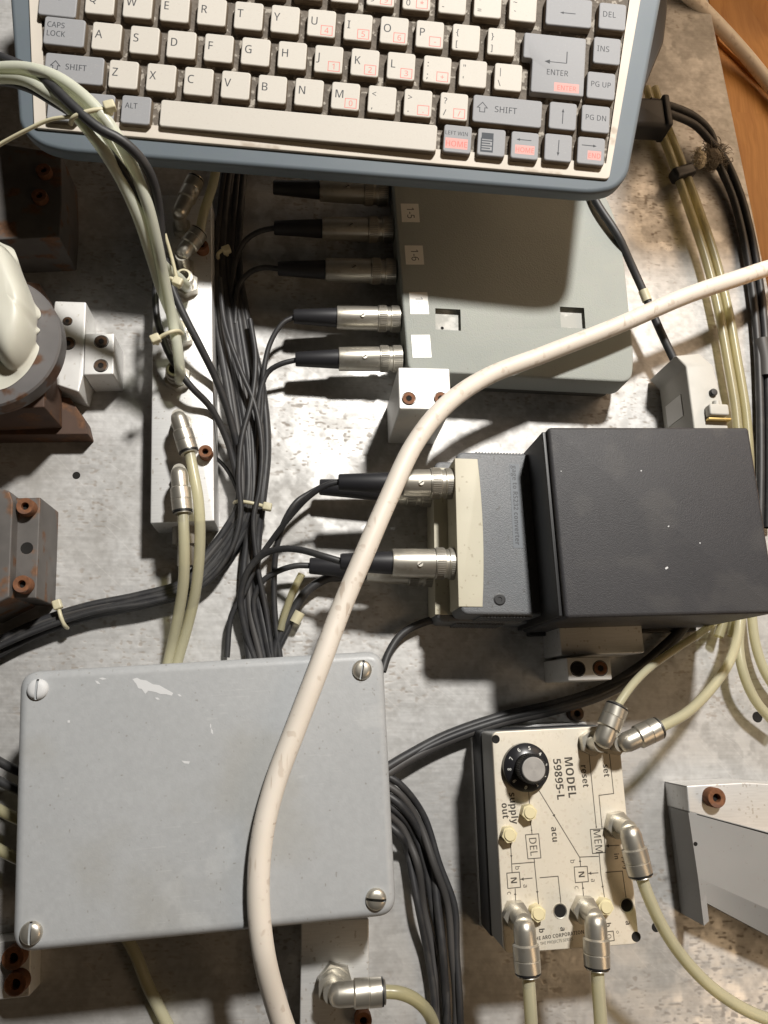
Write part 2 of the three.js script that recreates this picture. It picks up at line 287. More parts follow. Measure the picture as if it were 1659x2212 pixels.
// multi-pin plug: tail end at pixel a, socket end at pixel b, level h
function dinPlug(label, a, b, h, r, group, parts = [.38, .44]) {
  const A = at(a[0], a[1], h), B = at(b[0], b[1], h), yaw = Math.atan2(-(B.z - A.z), B.x - A.x), L = Math.hypot(B.x - A.x, B.z - A.z);
  const t = thing('cable_plug', label, 'plug', V(A.x, A.y, A.z), yaw, group), x1 = L * parts[0], x2 = L * (1 - (1 - parts[0]) * parts[1]);
  mesh('boot', latheX([[.01, -.1], [r * .52, 0], [r * .58, .8], [r * .78, x1 * .97], [r * .78, x1 + 1]], 26), M.boot, t);
  mesh('barrel', latheX([[r * .8, x1], [r * .93, x1 + .2], [r * .95, x1 + 1], [r * .98, x1 + (x2 - x1) * .45], [r * .985, x2]], 32), M.nickel, t);
  const ring = [[r * .9, x2]], w = (L - x2);
  ring.push([r * 1.04, x2 + .3], [r * 1.06, x2 + w * .40], [r * .97, x2 + w * .43], [r * .97, x2 + w * .55], [r * 1.06, x2 + w * .58], [r * 1.06, L - .4], [r * .95, L]);
  const rg = mesh('locking_ring', latheX(ring, 40), M.nickel, t);
  const teeth = [];
  for (let k = 0; k < 44; k++) { const an = k / 44 * Math.PI * 2; for (const [s, e] of [[.06, .37], [.62, .95]]) { const g = new THREE.BoxGeometry(w * (e - s), .5, .55); g.translate(x2 + w * (s + e) / 2, r * 1.06, 0); g.rotateX(an); teeth.push(g); } }
  mesh('knurling', teeth, M.nickelDark, rg);
  const sc = mesh('set_screw', [cyl(1.5, 1.5, .6, 14)], M.nickelDark, t); put(sc, x1 + (x2 - x1) * .62, r * .965, r * .22); 
  const sl = mesh('slot', new THREE.BoxGeometry(2.6, .3, .5), M.hole, sc); put(sl, 0, .28, 0); sl.rotation.y = .6;
  return t;
}
function cable(name, label, category, pts, r, mat, group, rad = 10) {
  const P = pathPx(pts), b = P[0].clone();
  return Object.assign(mesh(name, tube(P, r, 0, rad), mat, null, { label, category, group, shift: b }), {}).translateX(b.x * MM).translateY(b.y * MM).translateZ(b.z * MM);
}

// ------------------------------------------------------------------ keyboard
{
  const R = [[0.99613091, -0.06462487, -0.05955531], [0.06795968, 0.9961274, 0.05578239], [0.05571975, -0.05961392, 0.99666518]], tv = [-140.339, -282.746, 398.406];
  const c2w = (x, y, z) => camToWorld(V(x, -y, -z));
  const KX = c2w(R[0][0], R[1][0], R[2][0]), KZ = c2w(R[0][1], R[1][1], R[2][1]), KY = c2w(-R[0][2], -R[1][2], -R[2][2]);
  const KO = c2w(...tv).add(V(0, H, 0));
  const kb = (px, py, y = 0) => {                 // picture -> keyboard's own x, z on its level y
    const d = camToWorld(rayCam(px, py)), o = V(0, H, 0).sub(KO).addScaledVector(KY, -y), t = -o.dot(KY) / d.dot(KY), q = o.addScaledVector(d, t);
    return [q.dot(KX), q.dot(KZ)];
  };
  const t = thing('keyboard', 'compact cream and blue grey computer keyboard with grimy gaps between its keys', 'keyboard', KO);
  t.quaternion.setFromRotationMatrix(new THREE.Matrix4().makeBasis(KX, KY, KZ));
  console.log('keyboard origin mm', KO.toArray().map(v => v.toFixed(1)).join(' '));
  const out = (pp, y) => pp.map(([x, y2]) => kb(x, y2, y));
  const far = (p, q, z) => [p[0] + (q[0] - p[0]) * (z - p[1]) / (q[1] - p[1]), z];
  // case
  const c = out([[48, 250], [54, 292], [96, 330], [150, 344], [1268, 433], [1318, 424], [1346, 394], [1352, 360]], -13);
  const l0 = kb(33, 0, -13), r0 = kb(1420, 0, -13), ZF = -75;
  const outline = [far(l0, c[1], ZF), far(r0, c[6], ZF), c[6], c[5], c[4], c[3], c[2], c[1]];
  mesh('case', slab(poly(outline, [3, 3, 6, 8, 8, 8, 8, 6]), -16, -5, 2.4, 5), M.kbBlue, t);
  mesh('case_bottom', slab(poly(outline.map(([x, z]) => [x * .95 + 7, z - 16]), 6), -34, -15.6, 1), M.blackEdge, t);
  const i = out([[73, 276], [1316, 387]], -3.5), li = kb(62, 0, -3.5), ri = kb(1384, 0, -3.5);
  const inner = [far(li, i[0], ZF + 9), far(ri, i[1], ZF + 9), i[1], i[0]];
  const bez = poly(inner, 2.5); const hole = new THREE.Path(); const h4 = out([[90, 100], [97, 253], [1311, 355], [1362, 0]], -3.5), hp = [far(h4[0], h4[1], ZF + 22), far(h4[3], h4[2], ZF + 22), h4[2], h4[1]];
  hp.forEach((p, k) => k ? hole.lineTo(p[0], -p[1]) : hole.moveTo(p[0], -p[1])); hole.closePath(); bez.holes.push(hole);
  mesh('bezel', slab(bez, -5.6, -3.5, .5), M.kbCream, t);
  mesh('key_deck', slab(poly([[hp[0][0] - 1.2, hp[0][1] - 1.2], [hp[1][0] + 1.2, hp[1][1] - 1.2], [hp[2][0] + 1.2, hp[2][1] + 1.2], [hp[3][0] - 1.2, hp[3][1] + 1.2]], 0), -5.5, -4.9, 0), M.kbDeck, t);
  // legends: one sheet of print for all keys
  const PX = 8, AW = 2048, AH = 1536, cv = document.createElement('canvas'); cv.width = AW; cv.height = AH; const g2 = cv.getContext('2d');
  const cream = '#c6c1b8', grey = '#939497', ink = '#2b2e33', red = '#d2766f'; g2.fillStyle = cream; g2.fillRect(0, 0, AW, AH);
  let ax = 4, ay = 4;
  const cell = (w, d, col) => { const W = Math.ceil(w * PX) + 6, D = Math.ceil(d * PX) + 6; if (ax + W > AW) { ax = 4; ay += 176; } const r = { x: ax, y: ay, W, D }; g2.fillStyle = col; g2.fillRect(ax - 2, ay - 2, W + 4, D + 4); ax += W + 6; 
    for (let k = 0; k < W * D / 60; k++) { g2.fillStyle = `rgba(${rnd() < .6 ? '120,100,80' : '255,250,240'},${rr(.02, .08)})`; g2.fillRect(r.x + rnd() * W, r.y + rnd() * D, rr(1, 7), rr(1, 2.5)); } return r; };
  const txt = (s, x, y, size, col = ink, bold = '') => { g2.fillStyle = col; g2.font = `${bold} ${size}px sans-serif`; g2.fillText(s, x, y); };
  const redBox = (r, s) => { const x = r.x + r.W * .50, y = r.y + r.D * .58, w = r.W * .40, h = r.D * .34; g2.strokeStyle = red; g2.lineWidth = 3; g2.strokeRect(x, y, w, h); g2.textAlign = 'center'; txt(s, x + w / 2, y + h * .82, h * .85, red); g2.textAlign = 'left'; };
  const redFill = (x, y, w, h, s) => { g2.fillStyle = '#d99d97'; g2.fillRect(x, y, w, h); g2.textAlign = 'center'; txt(s, x + w / 2, y + h * .8, h * .75, '#cf6f69'); g2.textAlign = 'left'; };
  const arrow = (x0, y0, x1, y1, hd = 13) => { g2.strokeStyle = g2.fillStyle = ink; g2.lineWidth = 3.4; g2.beginPath(); g2.moveTo(x0, y0); g2.lineTo(x1, y1); g2.stroke(); const a = Math.atan2(y1 - y0, x1 - x0); g2.beginPath(); g2.moveTo(x1 + 4 * Math.cos(a), y1 + 4 * Math.sin(a)); g2.lineTo(x1 - hd * Math.cos(a - .45), y1 - hd * Math.sin(a - .45)); g2.lineTo(x1 - hd * Math.cos(a + .45), y1 - hd * Math.sin(a + .45)); g2.fill(); };
  const upArrow = (x, y, s) => { g2.strokeStyle = ink; g2.lineWidth = 3; g2.beginPath(); [[0, -1], [.9, 0], [.45, 0], [.45, .8], [-.45, .8], [-.45, 0], [-.9, 0]].forEach(([u, v], k) => k ? g2.lineTo(x + u * s, y + v * s) : g2.moveTo(x + u * s, y + v * s)); g2.closePath(); g2.stroke(); };
  const loopPts = (w, d, r) => { const o = [], n = 3; for (const [sx, sz, a0] of [[1, 1, 0], [-1, 1, 1], [-1, -1, 2], [1, -1, 3]]) for (let k = 0; k <= n; k++) { const a = (a0 + k / n) * Math.PI / 2; o.push([sx * (w / 2 - r) + r * Math.cos(a), sz * (d / 2 - r) + r * Math.sin(a)]); } return o; };
  function capGeo(w, d, r) {                      // tapered cap: skirt, rounded shoulder, flat top with the print
    const rings = [[w + .9, d + .9, 1.2, -4.7], [w + .5, d + .5, 1.3, -.8], [w + .2, d + .2, 1.3, -.2], [w - .5, d - .5, 1.1, 0]].map(([a, b, q, y]) => loopPts(a, b, q).map(p => [p[0], y, p[1]]));
    const pos = [], n = rings[0].length; const tri = (...q) => q.forEach(p => pos.push(...p));
    for (let k = 0; k < 3; k++) for (let j = 0; j < n; j++) { const a = rings[k][j], b = rings[k][(j + 1) % n], c2 = rings[k + 1][(j + 1) % n], e = rings[k + 1][j]; tri(a, c2, b); tri(a, e, c2); }
    for (let j = 0; j < n; j++) tri([0, -.03, 0], rings[3][(j + 1) % n], rings[3][j]);
    const g = new THREE.BufferGeometry(); g.setAttribute('position', new THREE.Float32BufferAttribute(pos, 3));
    const uv = []; for (let k = 0; k < pos.length; k += 3) uv.push((r.x + (pos[k] / (w + .4) + .5) * r.W) / AW, 1 - (r.y + (pos[k + 2] / (d + .4) + .5) * r.D) / AH);
    for (let k = 0; k < n * 6 * 2; k += 2) { uv[k] = (grime.x + 20 + (uv[k] * AW % 90)) / AW; uv[k + 1] = 1 - (grime.y + 20 + (pos[k / 2 * 3 + 1] + 7) * 8) / AH; }
    for (let k = n * 12; k < uv.length; k += 2) { uv[k] = Math.min(Math.max(uv[k], (r.x) / AW), (r.x + r.W) / AW); uv[k + 1] = Math.min(Math.max(uv[k + 1], 1 - (r.y + r.D) / AH), 1 - r.y / AH); }
    g.setAttribute('uv', new THREE.Float32BufferAttribute(uv, 2)); g.computeVertexNormals(); return toCreasedNormals(g, .38);
  }
  const keyMat = std({ color: 0xffffff, roughness: .68 });
  const P = 19.05, T = 14.3;
  function keyAt(x, z, w, d, col, draw, label) { const r = cell(w, d, col); draw && draw(r); const k = mesh('key', capGeo(w, d, r), keyMat, t, { own: true, label }); put(k, x + rr(-.12, .12), rr(-.15, .1), z + rr(-.1, .1)); k.rotation.set(rr(-.012, .012), rr(-.006, .006), rr(-.012, .012)); return k; }
  const grime = cell(16, 16, '#6f6252'); for (let k = 0; k < 900; k++) { g2.fillStyle = `rgba(${rnd() < .6 ? '70,56,42' : '150,138,120'},${rr(.1, .4)})`; g2.fillRect(grime.x + rnd() * 134, grime.y + rnd() * 134, rr(1, 8), rr(1, 6)); }
  const letter = (s, rd) => r => { txt(s, r.x + r.W * .10, r.y + r.D * .58, 50, ink); rd && redBox(r, rd); };
  const two = (a, b, rd) => r => { txt(a, r.x + r.W * .12, r.y + r.D * .42, 38); txt(b, r.x + r.W * .12, r.y + r.D * .86, 38); rd && redBox(r, rd); };
  'QWERTYUIOP'.split('').forEach((s, k) => keyAt((k - .25) * P - .2, P, T, T, cream, letter(s, { U: '4', I: '5', O: '6', P: '-' }[s])));
  keyAt(9.75 * P, P, T, T, cream, two('{', '[')); keyAt(10.75 * P, P, T, T, cream, two('}', ']'));
  'ASDFGHJKL'.split('').forEach((s, k) => keyAt(k * P, 2 * P, T, T, cream, letter(s, { J: '1', K: '2', L: '3' }[s])));
  keyAt(9 * P, 2 * P, T, T, cream, two(':', ';', '+')); keyAt(10 * P, 2 * P, T, T, cream, two('"', "'")); keyAt(11 * P, 2 * P, T, T, cream, two('|', '\\'));
  'ZXCVBNM'.split('').forEach((s, k) => keyAt((k + .5) * P + .6, 3 * P, T, T, cream, letter(s, s === 'M' ? '0' : undefined)));
  keyAt(7.5 * P + .6, 3 * P, T, T, cream, two('<', ',')); keyAt(8.5 * P + .6, 3 * P, T, T, cream, two('>', '.', '.')); keyAt(9.5 * P + .6, 3 * P, T, T, cream, two('?', '/', '/'));
  // number row, only the end that the picture shows, and the odd-sized keys, each where it sits
  const nx = kb(1054, 9, 0);
  [['(', '9', '9'], [')', '0', '*'], ['_', '-'], ['+', '='], ['~', '`']].forEach(([a, b, rd], k) => keyAt(nx[0] + (k - 3) * P, nx[1] + .0, T, T, cream, two(a, b, rd)));
  for (let k = -10; k < -3; k++) keyAt(nx[0] + k * P, nx[1], T, T, cream, two('', String(k + 11)));
  const keyPx = (px, py, w, d, col, draw) => { const q = kb(px, py); keyAt(q[0], q[1], w, d, col, draw); };
  const small = (s, sz = 25) => r => txt(s, r.x + r.W * .12, r.y + r.D * .55, sz);
  keyPx(125, 5, 18.5, T, grey, r => { arrow(r.x + 30, r.y + 45, r.x + 90, r.y + 45); });
  keyPx(139, 68, 20, T, grey, r => { txt('CAPS', r.x + 10, r.y + 46, 32); txt('LOCK', r.x + 10, r.y + 84, 32); });
  keyPx(160, 149, 29, T, grey, r => { upArrow(r.x + 42, r.y + 54, 21); txt('SHIFT', r.x + 82, r.y + 66, 34); });
  keyPx(134, 230, T, T, grey, r => txt('Fn', r.x + 16, r.y + 62, 34, red));
  keyPx(213, 232, T + 1, T, grey, small('CTRL', 28)); keyPx(293, 237, T, T, grey, r => txt('ALT', r.x + 14, r.y + 56, 32));
  { const a = kb(350, 246), b = kb(938, 296); keyAt((a[0] + b[0]) / 2, (a[1] + b[1]) / 2, b[0] - a[0] + 2, 13.6, cream); }
  keyPx(988, 300, T, T, grey, r => { txt('LEFT WIN', r.x + 4, r.y + 44, 24); redFill(r.x + 8, r.y + 58, 98, 46, 'HOME'); });
  keyPx(1062, 307, T, T, grey, r => { g2.fillStyle = '#333940'; g2.fillRect(r.x + 16, r.y + 20, 52, 26); g2.strokeStyle = '#333940'; g2.lineWidth = 5; for (let k = 0; k < 5; k++) { g2.beginPath(); g2.moveTo(r.x + 16, r.y + 56 + k * 11); g2.lineTo(r.x + 64 - (k % 2) * 8, r.y + 56 + k * 11); g2.stroke(); } g2.strokeRect(r.x + 16, r.y + 46, 50, 58); });
  keyPx(1134, 314, T, T, grey, r => { arrow(r.x + 88, r.y + 36, r.x + 26, r.y + 36); redFill(r.x + 18, r.y + 60, 86, 40, 'HOME'); });
  keyPx(1206, 319, T, T, grey, r => arrow(r.x + 62, r.y + 26, r.x + 60, r.y + 94));
  keyPx(1277, 326, T, T, grey, r => { arrow(r.x + 18, r.y + 38, r.x + 80, r.y + 38); redFill(r.x + 46, r.y + 60, 60, 40, 'END'); });
  keyPx(1216, 250, T, T, grey, r => arrow(r.x + 60, r.y + 96, r.x + 60, r.y + 32));
  keyPx(1096, 240, 36.5, T, grey, r => { upArrow(r.x + 40, r.y + 56, 24); txt('SHIFT', r.x + 92, r.y + 70, 38); });
  keyPx(1323, 35, T, T, grey, small('DEL', 36)); keyPx(1311, 110, T, T, grey, small('INS', 36)); keyPx(1299, 185, T + .6, T, grey, small('PG UP', 33)); keyPx(1287, 257, T + .6, T, grey, small('PG DN', 33));
  keyPx(1229, 26, 24.5, T + 1, grey, r => arrow(r.x + 130, r.y + 70, r.x + 66, r.y + 70));
  // enter key, L-shaped
  {
    const e = [[1134, 70], [1267, 83], [1250, 206], [1147, 198], [1150, 127], [1130, 124]].map(p => kb(p[0], p[1], 0)), x0 = Math.min(...e.map(p => p[0])), x1 = Math.max(...e.map(p => p[0])), z0 = Math.min(...e.map(p => p[1])), z1 = Math.max(...e.map(p => p[1]));
    e[0][0] = e[5][0] = x0; e[1][0] = e[2][0] = x1; e[0][1] = e[1][1] = z0; e[2][1] = e[3][1] = z1; e[3][0] = e[4][0]; e[4][1] = e[5][1];
    ax = 4; ay += 176; const w = x1 - x0, d = z1 - z0, r = cell(w, d, grey);
    g2.strokeStyle = ink; g2.lineWidth = 4; g2.beginPath(); g2.moveTo(r.x + r.W * .70, r.y + r.D * .26); g2.lineTo(r.x + r.W * .70, r.y + r.D * .46); g2.stroke(); arrow(r.x + r.W * .70, r.y + r.D * .46, r.x + r.W * .36, r.y + r.D * .46, 22);
    txt('ENTER', r.x + r.W * .38, r.y + r.D * .68, 34); redFill(r.x + r.W * .52, r.y + r.D * .80, r.W * .40, r.D * .15, 'ENTER');
    const g = slab(poly(e, 1.4), -4.7, 0, .7), p = g.attributes.position, uv = new Float32Array(p.count * 2);
    for (let k = 0; k < p.count; k++) { uv[2 * k] = (r.x + (p.getX(k) - x0) / w * r.W) / AW; uv[2 * k + 1] = 1 - (r.y + (p.getZ(k) - z0) / d * r.D) / AH; }
    g.setAttribute('uv', new THREE.BufferAttribute(uv, 2)); mesh('enter_key', g, keyMat, t, { own: true });
  }
  const ct = new THREE.CanvasTexture(cv); ct.colorSpace = THREE.SRGBColorSpace; ct.anisotropy = 8; keyMat.map = ct; keyMat.needsUpdate = true;
  // dark tray the keyboard lies on
  const tr = pxPts([[1250, -120], [1455, -120], [1440, 40], [1434, 90], [1390, 196], [1250, 190]], 62), tc = center(tr);
  const tray = thing('support_tray', 'black tray edge sticking out under the right side of the keyboard', 'tray', tc);
  mesh('tray_plate', slab(poly(tr, 3), 54, 62, 1), M.blackEdge, tray, { shift: tc });
  mesh('tray_post', block(30, 30, 0, 54, 2, 1, tc.x - 6, tc.z - 20), M.rustSteel, tray, { shift: tc });
}

// unseen box on a post, added to shade the upper right of plate and bench
{
  const t = thing('added_shade_box', 'unseen dark box on a square post, added to shade the plate', 'shade box', V(560, -30, -560));
  mesh('case', block(460, 330, 290, 370, 6, 3, -88, -41), M.blackBox, t);
  mesh('post', block(50, 50, 0, 292, 2, 1, 0, 0), M.rustSteel, t);
}

// ------------------------------------------------------------------ grey-green gage multiplexer with its plugs
{
  const hT = 32, pp = pxPts([[842, 330], [1268, 352], [1326, 452], [1347, 544], [1370, 770], [1366, 826], [882, 802]], hT), c = center(pp);
  const t = thing('multiplexer_box', 'grey green plastic interface box with numbered white stickers and two square recesses', 'electronics box', c);
  const sh = poly(pp, [3, 8, 22, 14, 8, 16, 6]); const rec = [];
  for (const [x, y] of [[968, 690], [1237, 686]]) { const q = at(x, y, hT); rec.push(q); const p = new THREE.Path(); rectPts(18.6, 17.2, q.x, q.z).forEach((v, k) => k ? p.lineTo(v[0], -v[1]) : p.moveTo(v[0], -v[1])); p.closePath(); sh.holes.push(p); }
  mesh('housing', slab(sh, 12, hT, 1.6, 4), M.mux, t, { shift: c });
  const inn = pp.map(([x, z]) => [c.x + (x - c.x) * .955, c.z + (z - c.z) * .955]);
  mesh('base', slab(poly(inn, 8), 0, 12.6, .5), M.muxBase, t, { shift: c });
  rec.forEach(q => { mesh('recess_panel', block(18.4, 17, 26, 28.4, .4, .2, q.x, q.z), M.recess, t, { shift: c }); });
  const sk = mesh('recess_hole', cyl(1, 1, .4, 12), M.hole, t); put(sk, rec[0].x - c.x - 3, 28.3, rec[0].z - c.z + 4);
  [[886, 460, '1-5'], [895, 551, '1-6'], [905, 655, '1-7'], [910, 748, '1-8']].forEach(([x, y, s], k) => {
    const q = at(x, y, hT), cv = document.createElement('canvas'); cv.width = 128; cv.height = 160; const g = cv.getContext('2d');
    g.fillStyle = '#e4e1d8'; g.fillRect(0, 0, 128, 160); g.save(); g.translate(64, 80); g.rotate(Math.PI / 2); g.fillStyle = '#4a4a48'; g.font = '72px sans-serif'; g.textAlign = 'center'; g.fillText(s, 0, 22); g.restore();
    const ct = new THREE.CanvasTexture(cv); ct.colorSpace = THREE.SRGBColorSpace;
    const pl = new THREE.BoxGeometry(11.2, .15, k > 1 ? 14.5 : 13); const m = mesh('sticker', pl, std({ map: ct, roughness: .35 }), t, { own: true }); put(m, q.x - c.x, hT + .1, q.z - c.z); m.rotation.y = .06;
  });
}
const plugG = 'round metal plugs on the grey green box';
[[[590, 405], [838, 418], 'metal multi-pin plug half hidden under the keyboard edge'], [[592, 492], [848, 497], 'metal multi-pin plug beside the sticker 1-5'], [[600, 580], [854, 587], 'metal multi-pin plug beside the sticker 1-6'], [[634, 684], [864, 689], 'metal multi-pin plug in half shade beside the first bright sticker'], [[638, 776], [868, 775], 'brightly lit metal multi-pin plug next to the white bracket block']]
  .forEach(([a, b, l]) => dinPlug(l, a, b, 20, 7.4, plugG, [.40, .36]));

// white bracket block with two sunk screws
{
  const hT = 57, r = rectFrom([[860, 794], [972, 795], [974, 885], [862, 884]], hT), t = thing('clamp_block', 'tall white aluminium block with two sunk rusty screws beside the grey green box', 'block', r.c, r.yaw);
  mesh('body', block(r.w, r.d, 0, hT, 1.2, .7), M.aluWhite, t);
  for (const [x, y] of [[883, 861], [952, 861]]) { const q = at(x, y, hT).sub(r.c).applyAxisAngle(V(0, 1, 0), -r.yaw); boreScrew(t, q.x, hT, q.z, 3.7); }
}

// ------------------------------------------------------------------ converters and the black cover
const convG = 'stacked gage converters';
function converter(label, pp, h0, h1, withText) {
  const r = rectFrom(pp, h1), t = thing('signal_converter', label, 'electronics box', V(r.c.x, h0, r.c.z), r.yaw, convG), hh = h1 - h0;
  mesh('housing', block(r.w, r.d, 0, hh, 5, 1.6), M.convGrey, t);
  // beige end cap with a bowed edge, standing 0.5 mm proud
  const s = new THREE.Shape(), x0 = -r.w / 2 - .9, x1 = -r.w / 2 + 11.8, d = r.d / 2 - 4;
  s.moveTo(x0, -d); s.lineTo(x0, d); s.lineTo(x1, d); s.quadraticCurveTo(x1 + 3.4, 0, x1, -d); s.closePath();
  mesh('end_cap', slab(s, 1.2, hh + .45, .4), M.beige, t);
  const ribs = []; for (let k = 0; k < 16; k++) for (const sd of [-1, 1]) ribs.push(new THREE.BoxGeometry(.9, hh * .8, 1.4).translate(-r.w / 2 + 12 + k * 1.75, hh * .5, sd * (r.d / 2 + .3)));
  mesh('grip_ribs', ribs, M.convGrey, t);
  const groove = [new THREE.BoxGeometry(.35, .3, r.d * .86).translate(r.w / 2 - 15.5, hh, 0)]; 
  mesh('panel_line', groove, M.blackEdge, t);
  if (withText) {
    const cv = document.createElement('canvas'); cv.width = 512; cv.height = 64; const g = cv.getContext('2d'); g.fillStyle = '#666b71'; g.fillRect(0, 0, 512, 64); g.fillStyle = '#2b2f34'; g.font = 'bold 42px sans-serif'; g.textBaseline = 'middle'; g.fillText('gage to RS232 converter', 8, 34);
    const ct = new THREE.CanvasTexture(cv); ct.colorSpace = THREE.SRGBColorSpace;
    const m = mesh('lettering_strip', new THREE.BoxGeometry(47, .12, 5.4), std({ map: ct, roughness: .5 }), t, { own: true }); const q = at(1115, 1092, h1).sub(r.c).applyAxisAngle(V(0, 1, 0), -r.yaw); put(m, q.x, hh + .08, q.z); m.rotation.y = -Math.PI / 2;
    const z = at(1079, 1295, h1).sub(r.c).applyAxisAngle(V(0, 1, 0), -r.yaw), sc = mesh('screw', lathe([[.01, .1], [1.2, .1], [1.3, .5], [2.6, .5], [2.7, .1], [3.3, .02]], 20), M.blackEdge, t); put(sc, z.x, hh + .02, z.z);
  }
  return t;
}
converter('lower dark grey converter mostly hidden beneath its twin', [[938, 1000], [1180, 1000], [1185, 1345], [944, 1345]], 0, 25, false);
converter('upper dark grey converter with beige end cap and raised lettering', [[986, 980], [1215, 978], [1222, 1326], [994, 1331]], 25.6, 51, true);
dinPlug('upper metal plug on the converter pair farther from the grey junction box', [731, 1042], [985, 1045], 41, 8, 'round metal plugs on the converters', [.54, .5]);
dinPlug('upper metal plug on the converter pair nearer the grey junction box', [735, 1214], [991, 1218], 41, 8, 'round metal plugs on the converters', [.43, .37]);
dinPlug('lower metal plug hidden below its twin, farther from the grey junction box', [690, 1052], [934, 1064], 15, 8, 'round metal plugs on the converters', [.52, .5]);
dinPlug('lower metal plug hidden below its twin, nearer the grey junction box', [668, 1222], [940, 1236], 15, 8, 'round metal plugs on the converters', [.45, .4]);
{
  const hT = 82, r = rectFrom([[1180, 927], [1627, 918], [1672, 1322], [1226, 1338]], hT), t = thing('black_cover', 'black painted sheet metal cover with small chips behind the converters', 'metal cover', r.c, r.yaw);
  mesh('top_shell', block(r.w, r.d, 6, hT, 2.4, 1.8), M.blackBox, t);
  mesh('front_flange', block(2.2, r.d - 3, 4, hT - 3.4, .5, .5, -r.w / 2 - 1.0, 0), M.blackEdge, t);
  mesh('bottom_flange', block(r.w - 8, r.d + 4, 0, 6.4, 1.5, .6, 0, 0), M.blackEdge, t);
  const chips = []; for (const [x, y, a, b] of [[1440, 1227, 1.6, .9], [1385, 1017, .7, .6], [1512, 1173, .6, .6], [1444, 1137, .9, .5], [1212, 1018, .5, .4]]) { const q = at(x, y, hT).sub(r.c).applyAxisAngle(V(0, 1, 0), -r.yaw); chips.push(new THREE.BoxGeometry(a, .12, b).rotateY(.5).translate(q.x, hT + .03, q.z)); }
  mesh('paint_chips', chips, M.paintChip, t);
}
// feet under the cover
{
  const r = rectFrom([[1207, 1358], [1387, 1350], [1391, 1410], [1212, 1416]], 30), t = thing('cover_bracket', 'light aluminium bracket bar poking out under the black cover', 'bracket', r.c, r.yaw);
  mesh('bar', block(r.w, r.d + 6, 0, 30, 1, .6, 0, -3), M.alu, t);
  const q = rectFrom([[1224, 1421], [1319, 1417], [1321, 1467], [1227, 1472]], 40), u = thing('clamp_block', 'small pale block with two sunk holes in front of the bracket bar', 'block', q.c, q.yaw);
  mesh('body', block(q.w, q.d, 0, 40, 1, .6), M.aluWhite, u);
  boreScrew(u, -q.w * .26, 40, 0, 3.9, M.hole); boreScrew(u, q.w * .25, 40, 0, 3.9);
  const s = thing('clamp_screw', 'dark socket screw on the plate by the control module', 'screw', at(1238, 1541, 0)); socketScrew(s, 0, 0, 0, 4.2, 7, M.screwDark);
}

// ------------------------------------------------------------------ grey junction box
{
  const hT = 64, r = rectFrom([[40, 1451], [828, 1405], [858, 1980], [23, 2063]], hT), t = thing('junction_box', 'large grey painted junction box lid with four slotted screws and scuffed paint', 'junction box', r.c, r.yaw);
  const cs = [[40, 1451], [828, 1405], [858, 1980], [23, 2063]].map(p => { const q = at(p[0], p[1], hT).sub(r.c).applyAxisAngle(V(0, 1, 0), -r.yaw); return [q.x, q.z]; });
  mesh('lid', slab(poly(cs, 9), 48, hT, 4.2, 6, 10), M.greyBox, t);
  mesh('box_body', slab(poly(cs.map(p => [p[0] * .985, p[1] * .985]), 8), 0, 48.2, .8), M.greyBox, t);
  [[82, 1489, 1.5], [782, 1447, 1.35], [812, 1942, -.15], [68, 2015, 1.55]].forEach(([x, y, a], k) => { const q = at(x, y, hT).sub(r.c).applyAxisAngle(V(0, 1, 0), -r.yaw); const s = mesh('slotted_screw', slotHead, k ? M.nickel : M.paintChip, t, k ? {} : { label: 'slotted screw smeared with pale paint' }); put(s, q.x, hT + .05, q.z); s.rotation.y = a; });
  const scuff = (pp) => slab(poly(pp.map(([x, y]) => { const q = at(x, y, hT).sub(r.c).applyAxisAngle(V(0, 1, 0), -r.yaw); return [q.x, q.z]; }), 0), hT - .02, hT + .07, 0, 1);
  mesh('paint_scuff', scuff([[286, 1467], [296, 1464], [303, 1468], [316, 1470], [330, 1478], [344, 1480], [358, 1488], [374, 1497], [371, 1503], [360, 1500], [346, 1499], [336, 1495], [320, 1492], [314, 1499], [306, 1488], [299, 1487], [294, 1477]]), M.paintChip, t);
  for (const [x, y, l, a] of [[340, 1509, 12, .35], [388, 1502, 10, .5], [211, 1474, 14, .6], [222, 1466, 18, .1], [455, 1568, 10, 1.4], [458, 1580, 14, 1.2]]) { const cx = Math.cos(a) * l / 2, cy = Math.sin(a) * l / 2; mesh('paint_scuff', scuff([[x - cx, y - cy], [x + cy * .25, y - 2.2], [x + cx, y + cy], [x - cy * .3, y + 2.6]]), M.paintChip, t); }
  mesh('paint_scuff', scuff([[392, 1643], [410, 1645], [408, 1650], [398, 1649]]), M.paintChip, t);
  mesh('paint_scuff', scuff([[146, 1556], [151, 1556], [151, 1561], [146, 1561]]), M.paintChip, t);
}

